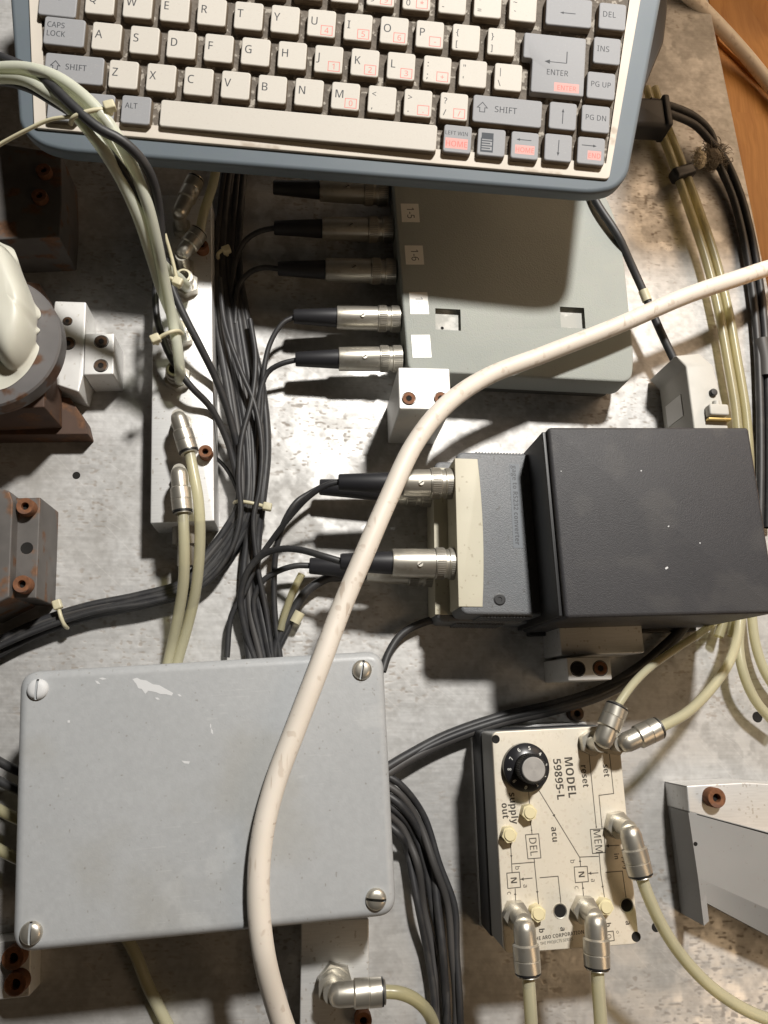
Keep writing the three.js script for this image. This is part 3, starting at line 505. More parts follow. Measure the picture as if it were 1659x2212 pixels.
// ------------------------------------------------------------------ manifold bar on the left
{
  const hT = 26, r = rectFrom([[331, 422], [456, 422], [463, 1128], [326, 1128]], hT), t = thing('manifold_bar', 'long aluminium manifold bar carrying a row of push-in fittings', 'manifold', r.c, r.yaw);
  mesh('bar', block(r.w, r.d, 0, hT, .8, .6), M.alu, t);
  const loc = (x, y) => at(x, y, hT).sub(r.c).applyAxisAngle(V(0, 1, 0), -r.yaw);
  for (const [x, y] of [[446, 982], [438, 541]]) { const q = loc(x, y); socketScrew(t, q.x, hT, q.z, 3.9, 6); }
  const n1 = mesh('end_plug', [hex(8, 10).rotateX(Math.PI / 2), cyl(5, 5, 22).rotateX(Math.PI / 2).translate(0, 0, 6)], M.nickelDark, t); put(n1, 0, 12, r.d / 2 + 5);
  const g = 'push-in elbows on the manifold bar';
  elbow('elbow on the manifold bar nearest its rusty screw', [383, 890], [409, 980], 42, hT, 4.6, null, g);
  elbow('elbow on the manifold bar nearest its end', [386, 1008], [395, 1110], 42, hT, 4.6, null, g);
  elbow('shaded elbow on the manifold bar closest to the keyboard', [384, 470], [424, 385], 42, hT, 4.6, null, g);
  elbow('shaded elbow on the manifold bar beside the orange rusty screw', [388, 556], [432, 500], 42, hT, 4.6, null, g);
  const st = (label, x, y, h) => { const q = at(x, y, hT), u = thing('straight_fitting', label, 'pipe fitting', q, 0, 'straight fittings on the manifold bar'); mesh('hex_nut', hex(7.6, 6).translate(0, 3, 0), M.nickel, u); mesh('barrel', lathe([[5.6, 5], [5.6, h * .7], [5.1, h * .72], [5.1, h * .95], [4, h], [3.4, h], [3.4, h - 2]], 24), M.nickel, u); mesh('sleeve', lathe([[3.4, h - 1], [4.2, h - .4], [4.2, h + 1], [3, h + 1.2]], 20), M.tie, u); return u; };
  st('upright hex fitting on the manifold bar under a crossing black cable', 386, 822, 15);
  st('upright stained hex fitting on the manifold bar below a cable tie', 392, 730, 13);
  st('upright hex fitting on the manifold bar at the shadow line', 404, 622, 13);
}

// ------------------------------------------------------------------ control module MODEL 59895-L
{
  const hT = 50, cs = [[1063, 1581], [1335, 1567], [1381, 2039], [1089, 2060]], r = rectFrom(cs, hT), t = thing('timer_module', 'pneumatic control module with printed cream panel, black dial and elbow fittings', 'control module', r.c, r.yaw);
  const loc = (x, y, h = hT) => at(x, y, h).sub(r.c).applyAxisAngle(V(0, 1, 0), -r.yaw);
  const cp = cs.map(p => { const q = loc(...p); return [q.x, q.z]; });
  const x0 = Math.min(...cp.map(p => p[0])), x1 = Math.max(...cp.map(p => p[0])), z0 = Math.min(...cp.map(p => p[1])), z1 = Math.max(...cp.map(p => p[1]));
  const CW = 1024, CH = Math.round(1024 * (z1 - z0) / (x1 - x0)), cv = document.createElement('canvas'); cv.width = CW; cv.height = CH; const g = cv.getContext('2d');
  const O = (cx, cy) => [932.6 + cx * .3308, 1426.4 + cy * .3308];        // picture place of a panel mark
  const C = (cx, cy) => { const q = loc(...O(cx, cy)); return [(q.x - x0) / (x1 - x0) * CW, (q.z - z0) / (z1 - z0) * CH]; };
  g.fillStyle = '#dcd4c4'; g.fillRect(0, 0, CW, CH);
  for (let k = 0; k < 2600; k++) { g.fillStyle = `rgba(${rnd() < .5 ? '120,95,60' : '245,238,225'},${rr(.02, .09)})`; const s = rr(1, 16); g.beginPath(); g.ellipse(rnd() * CW, rnd() * CH, s, s * rr(.3, 1), rnd() * 3, 0, 7); g.fill(); }
  for (let k = 0; k < 220; k++) { g.fillStyle = `rgba(105,70,30,${rr(.15, .5)})`; g.fillRect(rnd() * CW, rnd() * CH, rr(1, 4), rr(1, 4)); }
  g.strokeStyle = g.fillStyle = '#4b4640'; g.lineWidth = 6; g.lineJoin = 'round';
  const line = (...p) => { g.beginPath(); p.forEach((q, k) => { const c = C(...q); k ? g.lineTo(...c) : g.moveTo(...c); }); g.stroke(); };
  const arr = (a, b, s = 15) => { const A = C(...a), B = C(...b), an = Math.atan2(B[1] - A[1], B[0] - A[0]); g.beginPath(); g.moveTo(...B); g.lineTo(B[0] - s * Math.cos(an - .5), B[1] - s * Math.sin(an - .5)); g.lineTo(B[0] - s * Math.cos(an + .5), B[1] - s * Math.sin(an + .5)); g.fill(); };
  const say = (s, cx, cy, px, bold = '') => { const c = C(cx, cy); g.save(); g.translate(...c); g.rotate(Math.PI / 2 - .03); g.font = `${bold} ${px}px sans-serif`; g.textAlign = 'center'; g.textBaseline = 'middle'; g.fillText(s, 0, 0); g.restore(); };
  line([1025, 560], [1030, 640], [1075, 1095]); arr([1070, 1060], [1076, 1098]);
  line([1155, 560], [1188, 870], [1092, 882], [1112, 1095]); arr([1109, 1060], [1113, 1098]);
  const rect = (a, b, c, d) => line(a, b, c, d, a, b);
  rect([1035, 1105], [1122, 1100], [1135, 1255], [1050, 1262]); say('MEM', 1085, 1182, 78);
  rect([612, 1140], [698, 1133], [713, 1290], [628, 1297]); say('DEL', 663, 1215, 78);
  rect([490, 1390], [572, 1383], [580, 1482], [497, 1490]); say('N', 535, 1437, 64, 'bold');
  rect([930, 1350], [1015, 1345], [1023, 1445], [938, 1452]); say('N', 977, 1398, 64, 'bold');
  line([632, 850], [640, 950]); line([645, 1050], [655, 1135]); arr([650, 1090], [653, 1120]);
  line([700, 850], [965, 1285], [1090, 1280]); arr([770, 965], [806, 1025], 24);
  line([515, 1195], [525, 1390]); arr([517, 1230], [520, 1290], 20); line([525, 1330], [670, 1318], [698, 1600]); arr([684, 1450], [690, 1525], 20);
  line([668, 1295], [672, 1320]); line([545, 1490], [548, 1610]); arr([546, 1560], [545, 1515], 20);
  line([705, 1420], [825, 1410], [845, 1600]); line([658, 1422], [578, 1430]); arr([640, 1424], [582, 1430], 24);
  line([967, 1285], [972, 1348]); arr([970, 1345], [968, 1300], 20); line([1093, 1260], [1105, 1400], [1130, 1560]); arr([1108, 1420], [1118, 1490], 20);
  line([1135, 1385], [1245, 1376], [1270, 1560]); line([1088, 1388], [1022, 1392]); arr([1070, 1389], [1024, 1392], 24);
  line([983, 1452], [995, 1575]); arr([990, 1530], [987, 1475], 20); line([1225, 1208], [1135, 1212]); arr([1200, 1209], [1138, 1212], 26);
  say('MODEL', 905, 762, 88, 'bold'); say('59895-L', 830, 775, 84, 'bold'); say('reset', 1000, 755, 68, 'bold'); say('set', 1140, 720, 66, 'bold'); say('supply', 535, 965, 72, 'bold'); say('out', 480, 982, 70, 'bold'); say('acu', 803, 1137, 66, 'bold');
  say('in', 1207, 1280, 50, 'bold'); say('supply', 1262, 1300, 46, 'bold'); say('b', 560, 1355, 50); say('a', 613, 1474, 50); say('c', 508, 1520, 50); say('b', 920, 1313, 50); say('a', 1055, 1437, 50); say('c', 948, 1483, 50);
  say('b', 718, 1765, 56, 'bold'); say('a', 857, 1755, 56, 'bold'); say('b', 1152, 1727, 56, 'bold'); say('a', 1283, 1715, 56, 'bold');
  { const c = C(830, 1808); g.save(); g.translate(...c); g.rotate(-.07); g.textAlign = 'center'; g.font = 'bold 34px sans-serif'; g.fillText('THE ARO CORPORATION', 0, 0); g.font = '26px sans-serif'; g.fillText('THE PROJECTS SERIES', -20, 34); g.restore(); }
  rect([1118, 1775], [1185, 1768], [1192, 1830], [1128, 1838]); say('O', 1158, 1803, 46); { const c = C(1213, 1775); g.beginPath(); g.arc(...c, 8, 0, 7); g.lineWidth = 3; g.stroke(); }
  const ct = new THREE.CanvasTexture(cv); ct.colorSpace = THREE.SRGBColorSpace; ct.anisotropy = 8;
  const sh = poly(cp, 3.5), panel = slab(sh, hT - 2.2, hT, .4), pa = panel.attributes.position, uv = new Float32Array(pa.count * 2);
  for (let k = 0; k < pa.count; k++) { uv[2 * k] = (pa.getX(k) - x0) / (x1 - x0); uv[2 * k + 1] = 1 - (pa.getZ(k) - z0) / (z1 - z0); }
  panel.setAttribute('uv', new THREE.BufferAttribute(uv, 2));
  mesh('printed_panel', panel, std({ map: ct, roughness: .4, metalness: .15 }), t, { own: true });
  mesh('upper_body', slab(poly(cp.map(p => [p[0] * .99, p[1] * .99]), 2), 24, hT - 2.2, .8), std({ color: rgb(.30, .30, .29), roughness: .5 }), t);
  mesh('lower_body', slab(poly(cp.map(p => [p[0] * 1.0 - .5, p[1] * .995]), 2), 4, 24, 1), M.bodyDark, t);
  mesh('mounting_plate', slab(poly(cp.map(p => [p[0] * 1.02, p[1] * 1.02]), 2), 0, 4.2, .5), M.alu, t);
  // corner holes and open ports
  const hole = (cx, cy, rad, name = 'corner_hole') => { const q = loc(...O(cx, cy)); const m = mesh(name, lathe([[.01, .12], [rad * .92, .12], [rad, .22], [rad * 1.1, .02]], 20), M.hole, t); put(m, q.x, hT, q.z); };
  hole(418, 515, 1.9); hole(1335, 1805, 2.1); 
  for (const [cx, cy] of [[838, 1637], [1272, 1600]]) { const q = loc(...O(cx, cy)); const m = mesh('port', lathe([[2.9, -.6], [2.9, .15], [3.4, .3], [3.5, 0]], 22), M.nickel, t); put(m, q.x, hT, q.z); const c2 = mesh('port_bore', lathe([[.01, .1], [2.9, .12]], 18), M.hole, m); put(c2, 0, 0, 0); }
  for (const [cx, cy] of [[640, 995], [510, 1140], [697, 1655], [1140, 1612]]) { const q = loc(...O(cx, cy), hT + 5); const m = mesh('hex_plug', [hex(3.9, 5).translate(0, 2.5, 0), cyl(3.4, 2.6, 1.2, 16).translate(0, 5.2, 0)], M.plug, t); put(m, q.x, hT, q.z); m.rotation.y = rr(0, 1); }
  // dial
  const q = loc(...O(622, 700), hT + 4), dial = mesh('dial_skirt', lathe([[.01, 6.6], [5, 6.6], [9, 5.6], [11.6, 3.4], [11.8, 1], [11.6, .2]], 48), std({ color: rgb(.02, .02, .021), roughness: .3 }), t); put(dial, q.x, hT, q.z);
  const num = ['0', '1', '2', '3', '4', '5', '6', '7', '8', '9'];
  const scv = document.createElement('canvas'); scv.width = scv.height = 512; const sg = scv.getContext('2d'); sg.fillStyle = '#242427'; sg.fillRect(0, 0, 512, 512); sg.fillStyle = '#d8d8d2'; sg.font = 'bold 50px sans-serif'; sg.textAlign = 'center'; sg.textBaseline = 'middle';
  const A0 = { '5': -1.40, '4': -.75, '6': -2.0, '7': -2.62, '8': 3.1, '9': 2.45, '0': 1.75, '1': 1.1, '2': .45, '3': -.12 };
  num.forEach(s => { const a = A0[s]; sg.save(); sg.translate(256 + Math.cos(a) * 198, 256 + Math.sin(a) * 198); sg.rotate(a + Math.PI / 2); sg.fillText(s, 0, 0); sg.restore(); });
  const sct = new THREE.CanvasTexture(scv); sct.colorSpace = THREE.SRGBColorSpace; const skirt = lathe([[6.2, 6.62], [9, 5.7], [11.4, 3.75]], 60), sp = skirt.attributes.position, suv = new Float32Array(sp.count * 2);
  for (let k = 0; k < sp.count; k++) { suv[2 * k] = .5 + sp.getX(k) / 24; suv[2 * k + 1] = .5 - sp.getZ(k) / 24; } skirt.setAttribute('uv', new THREE.BufferAttribute(suv, 2));
  const dn = mesh('dial_numbers', skirt, std({ map: sct, roughness: .3 }), dial, { own: true }); put(dn, 0, .06, 0);
  const ridges = [lathe([[.01, 15.4], [6.0, 15.4], [6.5, 14.8], [6.9, 6.2]], 40)]; for (let k = 0; k < 40; k++) ridges.push(new THREE.BoxGeometry(.5, 8, .5).translate(6.75, 10.6, 0).rotateY(k / 40 * Math.PI * 2));
  mesh('knob', ridges, M.blackEdge, dial);
  const capTex = tex(256, 1, (u, v) => { const a = Math.atan2(v - .5, u - .5); const k = .62 + .06 * vn(Math.hypot(u - .5, v - .5) * 240, 1, 240) + .04 * Math.sin(a * 3); return [k, k * .98, k * .95]; });
  const capG = lathe([[.01, 15.7], [5.4, 15.7], [5.7, 15.4]], 40), cpn = capG.attributes.position, cuv = new Float32Array(cpn.count * 2); for (let k = 0; k < cpn.count; k++) { cuv[2 * k] = .5 + cpn.getX(k) / 12; cuv[2 * k + 1] = .5 + cpn.getZ(k) / 12; } capG.setAttribute('uv', new THREE.BufferAttribute(cuv, 2));
  mesh('knob_cap', capG, phy({ map: capTex, roughness: .42, metalness: .55, anisotropy: .6 }), dial, { own: true });
}
const mg = 'push-in elbows on the control module';
elbow('elbow on the control module nearest the dark plate screw, pointing at the cover', [1296, 1616], [1335, 1522], 66, 50, 4.9, null, mg);
elbow('elbow on the control module corner pointing away from the dial', [1336, 1611], [1426, 1571], 62, 48, 4.9, null, mg);
elbow('elbow beside the printed word MEM on the control module', [1357, 1781], [1385, 1895], 66, 50, 5.1, null, mg);
elbow('elbow on the panel foot of the control module, on the dial side', [1131, 1982], [1141, 2108], 66, 50, 5.1, null, mg);
elbow('elbow on the panel foot of the control module, by the printed square', [1286, 1971], [1290, 2094], 66, 50, 5.1, null, mg);

// ------------------------------------------------------------------ lower manifold block with elbow
{
  const hT = 24, r = rectFrom([[648, 1990], [795, 1985], [800, 2260], [650, 2260]], hT), t = thing('manifold_block', 'aluminium block with a hex nut and elbow below the junction box', 'manifold', r.c, r.yaw);
  mesh('body', block(r.w, r.d, 0, hT, .8, .6), M.alu, t);
  const q = at(724, 2118, hT).sub(r.c).applyAxisAngle(V(0, 1, 0), -r.yaw); const n = mesh('hex_nut', [hex(9, 5).translate(0, 2.5, 0), cyl(7.4, 7, 1, 24).translate(0, 5.4, 0)], M.nickel, t); put(n, q.x, hT, q.z); n.rotation.y = .3;
  const z = at(783, 2196, hT).sub(r.c).applyAxisAngle(V(0, 1, 0), -r.yaw); socketScrew(t, z.x, hT, z.z, 4.2, 6);
  elbow('elbow standing in the hex nut below the junction box', [708, 2150], [832, 2142], 42, hT + 5, 5.4, null, mg + ' and blocks');
}
{ // small foot block with two rusty screws
  const hT = 16, r = rectFrom([[-30, 2035], [64, 2030], [67, 2155], [-30, 2160]], hT), t = thing('foot_block', 'pale block with two round rusty screws under the junction box corner', 'block', r.c, r.yaw);
  mesh('body', block(r.w, r.d, 0, hT, 1, .6), M.aluWhite, t);
  for (const [x, y] of [[29, 2069], [34, 2125]]) { const q = at(x, y, hT + 5).sub(r.c).applyAxisAngle(V(0, 1, 0), -r.yaw); socketScrew(t, q.x, hT, q.z, 5.4, 6); }
}

// ------------------------------------------------------------------ lower right bracket
{
  const a = pxPts([[1483, 1697], [1612, 1690], [1760, 1700], [1760, 1830], [1660, 1800], [1488, 1754]], 26), c = center(a);
  const t = thing('cast_bracket', 'grey aluminium bracket with one rusty socket screw on its low step', 'bracket', c);
  mesh('low_step', slab(poly(a, 1), 0, 26, .7), M.alu, t, { shift: c });
  const lp = (x, y, h) => at(x, y, h).sub(c), rows = [[lp(1487, 1755, 26.1), lp(1780, 1836, 32)], [lp(1508, 1896, 26.1), lp(1780, 2018, 28)], [lp(1514, 1944, 25.9), lp(1780, 2085, 19)]], pp = [];
  const dn = v => V(v.x, 5, v.z), patch = (A, B, C2, D, n = 12, m = 6) => { const g = new THREE.PlaneGeometry(1, 1, n, m), p = g.attributes.position; for (let k = 0; k < p.count; k++) { const u = p.getX(k) + .5, w = .5 - p.getY(k), q = A.clone().lerp(B, u).lerp(D.clone().lerp(C2, u), w); p.setXYZ(k, q.x, q.y, q.z); } g.computeVertexNormals(); return g; };
  const ag = [patch(rows[0][0], rows[0][1], rows[1][1], rows[1][0]), patch(rows[1][0], rows[1][1], rows[2][1], rows[2][0]), patch(rows[2][0], rows[2][1], dn(rows[2][1]), dn(rows[2][0])),
    patch(dn(rows[0][0]), rows[0][0], rows[1][0], dn(rows[1][0])), patch(dn(rows[1][0]), rows[1][0], rows[2][0], dn(rows[2][0])), patch(rows[0][1], rows[0][0], dn(rows[0][0]), dn(rows[0][1])), patch(dn(rows[2][0]), dn(rows[2][1]), dn(rows[0][1]), dn(rows[0][0]))];
  mesh('arm', ag, M.aluGrey, t);
  mesh('end_plate', slab(poly(pxPts([[1483, 1698], [1499, 1698], [1532, 1990], [1521, 2000]], 26), 0), 0, 25.8, 0), M.aluGrey, t, { shift: c });
  const q = at(1549, 1724, 32); socketScrew(t, q.x - c.x, 26, q.z - c.z, 5.2, 6);
  const p = mesh('pin_hole', cyl(1.1, 1.1, .3, 12), M.hole, t), pz = at(1502, 1823, 30); put(p, pz.x - c.x, 30.2, pz.z - c.z); p.rotation.x = .2;
}

// ------------------------------------------------------------------ left hand steel parts
{
  const a = pxPts([[-60, 1078], [88, 1074], [79, 1293], [-60, 1288]], 32), c = center(a), t = thing('steel_block', 'rust spotted steel block with two socket screws and a drilled hole', 'block', c);
  mesh('body', slab(poly(a, 1), 0, 32, .8), M.rustSteel, t, { shift: c });
  const b = pxPts([[-60, 1040], [20, 1060], [28, 1082], [20, 1290], [-60, 1330]], 40); mesh('side_plate', slab(poly(b, 1), 0, 40, .8), M.rustSteel, t, { shift: c });
  for (const [x, y] of [[55, 1094], [48, 1262]]) { const q = at(x, y, 37); socketScrew(t, q.x - c.x, 32, q.z - c.z, 4.6, 6, M.rustScrew); }
  const h = mesh('drilled_hole', lathe([[.01, .1], [2.6, .1], [3, .2], [3.2, .02]], 18), M.hole, t), q = at(58, 1184, 32); put(h, q.x - c.x, 32, q.z - c.z);
}
{
  const a = pxPts([[-60, 300], [132, 330], [134, 440], [128, 512], [-60, 520]], 36), c = center(a), t = thing('steel_block', 'rusty steel block with two screws tucked behind the keyboard corner', 'block', c);
  mesh('body', slab(poly(a, 1), 0, 36, .8), M.rustSteel, t, { shift: c });
  for (const [x, y] of [[93, 366], [84, 421]]) { const q = at(x, y, 40); socketScrew(t, q.x - c.x, 36, q.z - c.z, 4.4, 4, M.rustScrew); }
}
{ // round flange on its dark carriage
  const hT = 58, o = at(-33, 734, hT), t = thing('flange_carriage', 'rusty round steel flange on a brown and black carriage block', 'machine part', V(o.x, 0, o.z));
  const e = at(132, 734, hT), R = e.x - o.x;
  mesh('flange', lathe([[.01, hT], [R - 1, hT], [R, hT - 1], [R, hT - 10], [R * .4, hT - 10]], 72), M.disc, t);
  const b = pxPts([[-60, 590], [86, 612], [96, 700], [96, 880], [-60, 886]], 46), cc = V(o.x, 0, o.z);
  mesh('carriage', slab(poly(b, 1), 14, 46, .8), M.brownSteel, t, { shift: cc });
  const d = pxPts([[-60, 850], [150, 858], [182, 905], [190, 938], [-60, 940]], 14); mesh('carriage_base', slab(poly(d, 1), 0, 14, .6), M.brownSteel, t, { shift: cc });
}
{
  const a = pxPts([[118, 650], [186, 652], [184, 720], [180, 808], [170, 847], [96, 822]], 24), c = center(a), t = thing('angle_bracket', 'bright aluminium bracket plate with two small screws beside the round flange', 'bracket', c);
  mesh('plate', slab(poly(a, 1), 0, 24, .8), M.aluWhite, t, { shift: c });
  for (const [x, y, r] of [[146, 694, 2.6], [147, 742, 3.8]]) { const q = at(x, y, 24); boreScrew(t, q.x - c.x, 24, q.z - c.z, r, M.screwDark); }
  const r = rectFrom([[182, 720], [246, 720], [246, 809], [181, 809]], 25), u = thing('clamp_block', 'white aluminium block with two screws beside the bright bracket plate', 'block', r.c, r.yaw);
  mesh('body', block(r.w, r.d, 0, 25, 1, .7), M.aluWhite, u);
  for (const [x, y] of [[219, 738], [218, 790]]) { const q = at(x, y, 25).sub(r.c).applyAxisAngle(V(0, 1, 0), -r.yaw); boreScrew(u, q.x, 25, q.z, 3.8, M.screwDark); }
}
{ // pale ragged cap over the flange
  const hT = 74, pts = [[-90, 560], [-40, 500], [0, 514], [20, 524], [27, 537], [40, 575], [60, 628], [66, 642], [79, 660], [80, 672], [70, 684], [72, 694], [79, 702], [69, 716], [71, 730], [77, 740], [60, 780], [38, 806], [0, 830], [-60, 830]];
  const b0 = pxPts(pts, 64), c = center(b0), cc = new THREE.CatmullRomCurve3(b0.map(p => V(p[0], 0, p[1])), true, 'centripetal'), NB = 120, b = cc.getPoints(NB).slice(0, NB).map(p => [p.x, p.z]), n = 16, S = [], bs = b.map((_, j) => { let x = 0, z = 0; for (let q = -14; q <= 14; q++) { const p = b[(j + q + NB) % NB]; x += p[0]; z += p[1]; } return [x / 29, z / 29]; });
  for (let k = 0; k <= n; k++) { const f = k / n, s = Math.cos(f * Math.PI / 2) ** .5; S.push((k < 1 ? b : bs).map(([x, z], j) => { const a = j / NB * Math.PI * 2, w = 1; return V(c.x + (x - c.x) * s * w, 58.4 + 20 * Math.sin(f * Math.PI / 2) ** 1.1 * (1 + .06 * Math.sin(a * 3) * (1 - f)), c.z + (z - c.z) * s * w); })); }
  const ps = [], ix = []; S.forEach(r2 => r2.forEach(v => ps.push(v.x, v.y, v.z)));
  for (let k = 0; k < n; k++) for (let j = 0; j < NB; j++) { const j2 = (j + 1) % NB, A = k * NB + j, B = k * NB + j2, C2 = (k + 1) * NB + j2, D = (k + 1) * NB + j; ix.push(A, C2, B, A, D, C2); }
  const g = new THREE.BufferGeometry(); g.setAttribute('position', new THREE.Float32BufferAttribute(ps, 3)); g.setIndex(ix); g.computeVertexNormals();
  const m = mesh('plastic_cap', g, M.foam, null, { label: 'pale cream plastic cap with a ragged edge on the round flange', category: 'cap', shift: V(c.x, 58, c.z) }); m.position.set(c.x * MM, .058, c.z * MM);
}

// ------------------------------------------------------------------ D-sub hood
{
  const hT = 38, c = at(1495, 880, 0), t = thing('connector_hood', 'grey plastic connector hood with angled shoulders behind the black cover', 'connector', V(c.x, 0, c.z));
  const top = pxPts([[1458, 768], [1510, 763], [1541, 790], [1572, 915], [1580, 970], [1505, 970], [1497, 905], [1482, 792]], hT);
  const bot = pxPts([[1455, 767], [1510, 763], [1541, 790], [1572, 915], [1580, 970], [1440, 970], [1424, 905], [1428, 792]], hT);
  mesh('shell', slab(poly(top, 1.2), 2, hT, 1), M.dsub, t, { shift: V(c.x, 0, c.z) });
  const q = at(1541, 848, hT + 1), bt = mesh('button', lathe([[.01, 2.4], [1.8, 2.3], [2.3, 1.7], [2.4, 0]], 18), M.blackEdge, t); put(bt, q.x - c.x, hT, q.z - c.z);
  const e = at(1543, 892, hT), th = mesh('thumb_screw', [block(12, 7, hT, hT + 6, 1.5, 1, e.x - c.x, e.z - c.z), cyl(2.2, 2.2, 4, 14).rotateX(Math.PI / 2).translate(e.x - c.x, hT + 3, e.z - c.z - 4)], M.dsub, t);
  mesh('gold_plate', block(14, 1.2, hT - 4, hT + 4, .3, .2, e.x - c.x + 1, e.z - c.z + 5), M.gold, t);
  // label on the side facing the interface box
  const A = top[7], B = top[6], L = Math.hypot(B[0] - A[0], B[1] - A[1]), an = Math.atan2(-(B[1] - A[1]), B[0] - A[0]);
  const lb = mesh('side_label', new THREE.BoxGeometry(14, 20, .3), M.label, t); put(lb, A[0] + (B[0] - A[0]) * .62 - c.x - .3, 18, A[1] + (B[1] - A[1]) * .62 - c.z); lb.rotation.y = an;
  cable('connector_cable', 'black cable with a cream marker band running into the connector hood', 'cable', [[1262, 380, 34], [1290, 440, 36], [1335, 510, 35], [1365, 575, 28], [1393, 637, 24], [1425, 712, 22], [1462, 790, 20]], 2.6, M.cable);
  const b0 = at(1389, 627, 24.4), b1 = at(1398, 650, 23.8); const bd = tube([b0, b0.clone().lerp(b1, .5), b1], 3.1); const mb = mesh('marker_band', bd, M.tie, null, { label: 'cream marker sleeve on the connector cable', category: 'cable marker', shift: b0 }); put(mb, b0.x, b0.y, b0.z);
}

// ------------------------------------------------------------------ cables and tubes
// white mains cable: over the junction box, off to the right and back round over the bench
cable('white_cable', 'thick white power cable sweeping over the junction box and interface box', 'cable', [[640, 2290, 40], [600, 2180, 52], [568, 2050, 66], [558, 1930, 69.2], [566, 1810, 69.4], [592, 1700, 69.4], [640, 1570, 69.4], [690, 1440, 70], [735, 1320, 69], [790, 1190, 68], [840, 1075, 66], [895, 960, 63], [960, 878, 58], [1050, 815, 50], [1180, 764, 46], [1330, 705, 46], [1480, 640, 46], [1620, 592, 42], [1760, 540, 20], [1850, 440, -10], [1800, 330, -22], [1710, 240, -22], [1610, 118, -18], [1540, 42, -6], [1480, -15, 6], [1400, -70, 6]], 5.1, M.whiteCable, undefined, 18);

// trunk of thin black cables
{
  const mid = [[512, 330, 8], [500, 420, 8], [492, 560, 9], [506, 700, 10], [532, 850, 11], [546, 970, 11], [542, 1088, 11]];
  const half = [22, 22, 26, 36, 38, 34, 27];
  const left = [[512, 1165, 10], [462, 1232, 9], [400, 1278, 8], [300, 1306, 8], [190, 1330, 8], [90, 1362, 8], [-60, 1438, 8]], lh = [26, 28, 22, 20, 20, 22, 26];
  const down = [[545, 1170, 10], [540, 1250, 9], [548, 1330, 9], [566, 1420, 9], [580, 1500, 9]], dh = [18, 22, 30, 34, 30];
  const N = 24;
  for (let k = 0; k < N; k++) {
    const s = ((k % 12) + .5) / 12 * 2 - 1, layer = Math.floor(k / 12), sj = s + rr(-.07, .07), dn = k % 12 > 7, pts = [];
    mid.forEach(([x, y, h], i) => pts.push([x + (sj * half[i] + (i > 0 && i < 6 ? rr(-3, 3) : 0)), y + rr(-6, 6), h - 8 + 2.2 + layer * 4.0 + rr(0, 1.4)]));
    if (!dn) left.forEach(([x, y, h], i) => pts.push([x + (i < 2 ? sj * lh[i] : 0) + rr(-2, 2), y + (i < 2 ? sj * lh[i] * .75 : sj * lh[i] * 1.0) + rr(-2, 2), 2.4 + layer * 3.8 + rr(0, 1.2)]));
    else { const s2 = (sj - .65) * 2.6; down.forEach(([x, y, h], i) => pts.push([x + s2 * dh[i] + rr(-2, 2), y, 2.4 + layer * 3.8 + rr(0, 1)])); }
    cable('black_cable', dn ? 'thin black cable of the thick bundle dropping behind the junction box' : 'thin black cable of the thick bundle bending towards the steel block', 'cable', pts, rr(1.5, 2.5), k % 4 === 1 ? M.cableGrey : M.cable, dn ? 'bundle cables going to the junction box' : 'bundle cables going to the steel block', 8);
  }
}
[[0, 'black cable crossing over the thick bundle from its bar side', [[474, 600, 18], [486, 700, 19], [520, 800, 20], [552, 880, 20], [566, 970, 19], [560, 1060, 18], [548, 1120, 17], [556, 1220, 14], [575, 1320, 10], [590, 1430, 8]], 1.5], [1, 'black cable crossing over the thick bundle from its plug side', [[540, 690, 18], [552, 770, 19], [545, 860, 20], [522, 950, 20], [516, 1040, 19], [520, 1110, 17], [498, 1190, 15], [440, 1262, 13], [330, 1300, 12], [200, 1322, 12], [60, 1370, 12], [-60, 1425, 12]], 1.6], [2, 'loose black cable drooping beside the bundle by the rusty screw', [[432, 1040, 8], [456, 985, 6], [478, 1000, 6], [500, 1030, 8], [520, 1080, 9]], 1.2]].forEach(([, l, p, r]) => cable('black_cable', l, 'cable', p, r, M.cable, undefined, 8));
const thin = (label, pts, r = 1.7, group, mat = M.cable) => cable('black_cable', label, 'cable', pts, r, mat, group, 8);
// from the interface box plugs
thin('thin black cable from the half shaded plug to the bundle', [[638, 684, 20], [612, 697, 20], [585, 738, 18], [570, 800, 16], [566, 880, 12], [560, 960, 10]], 1.6);
thin('thin black cable from the brightly lit plug to the bundle', [[642, 777, 20], [605, 787, 19], [578, 805, 16], [562, 850, 14], [556, 930, 12], [550, 1010, 10]], 1.7);
thin('thin shaded cable from the plug by sticker 1-6', [[604, 581, 20], [570, 578, 18], [540, 588, 15], [515, 620, 12], [508, 700, 10]], 1.7);
thin('thin shaded cable from the plug by sticker 1-5', [[596, 492, 20], [560, 500, 18], [530, 520, 15], [510, 560, 12], [500, 640, 10]], 1.7);
// from the converter plugs
thin('black cable arching from the upper converter plug down to the bundle', [[736, 1040, 41], [705, 1048, 40], [668, 1072, 36], [625, 1118, 26], [585, 1170, 18], [555, 1215, 14], [530, 1275, 12], [500, 1330, 9], [490, 1420, 7]], 1.7);
thin('black cable curling from the hidden converter plug down to the junction box', [[694, 1052, 15], [668, 1066, 17], [640, 1085, 20], [615, 1125, 18], [598, 1180, 14], [592, 1250, 10], [594, 1330, 8], [606, 1430, 6]], 1.7);
thin('black cable arching from the second converter plug', [[738, 1213, 41], [700, 1202, 40], [650, 1188, 34], [605, 1186, 28], [565, 1200, 22], [535, 1235, 18], [520, 1290, 13], [530, 1360, 9], [556, 1440, 6]], 1.9);
thin('black cable leaving the hidden lower converter plug', [[672, 1222, 15], [640, 1222, 15], [600, 1234, 13], [565, 1258, 11], [548, 1300, 9], [562, 1380, 7], [575, 1440, 6]], 1.7);
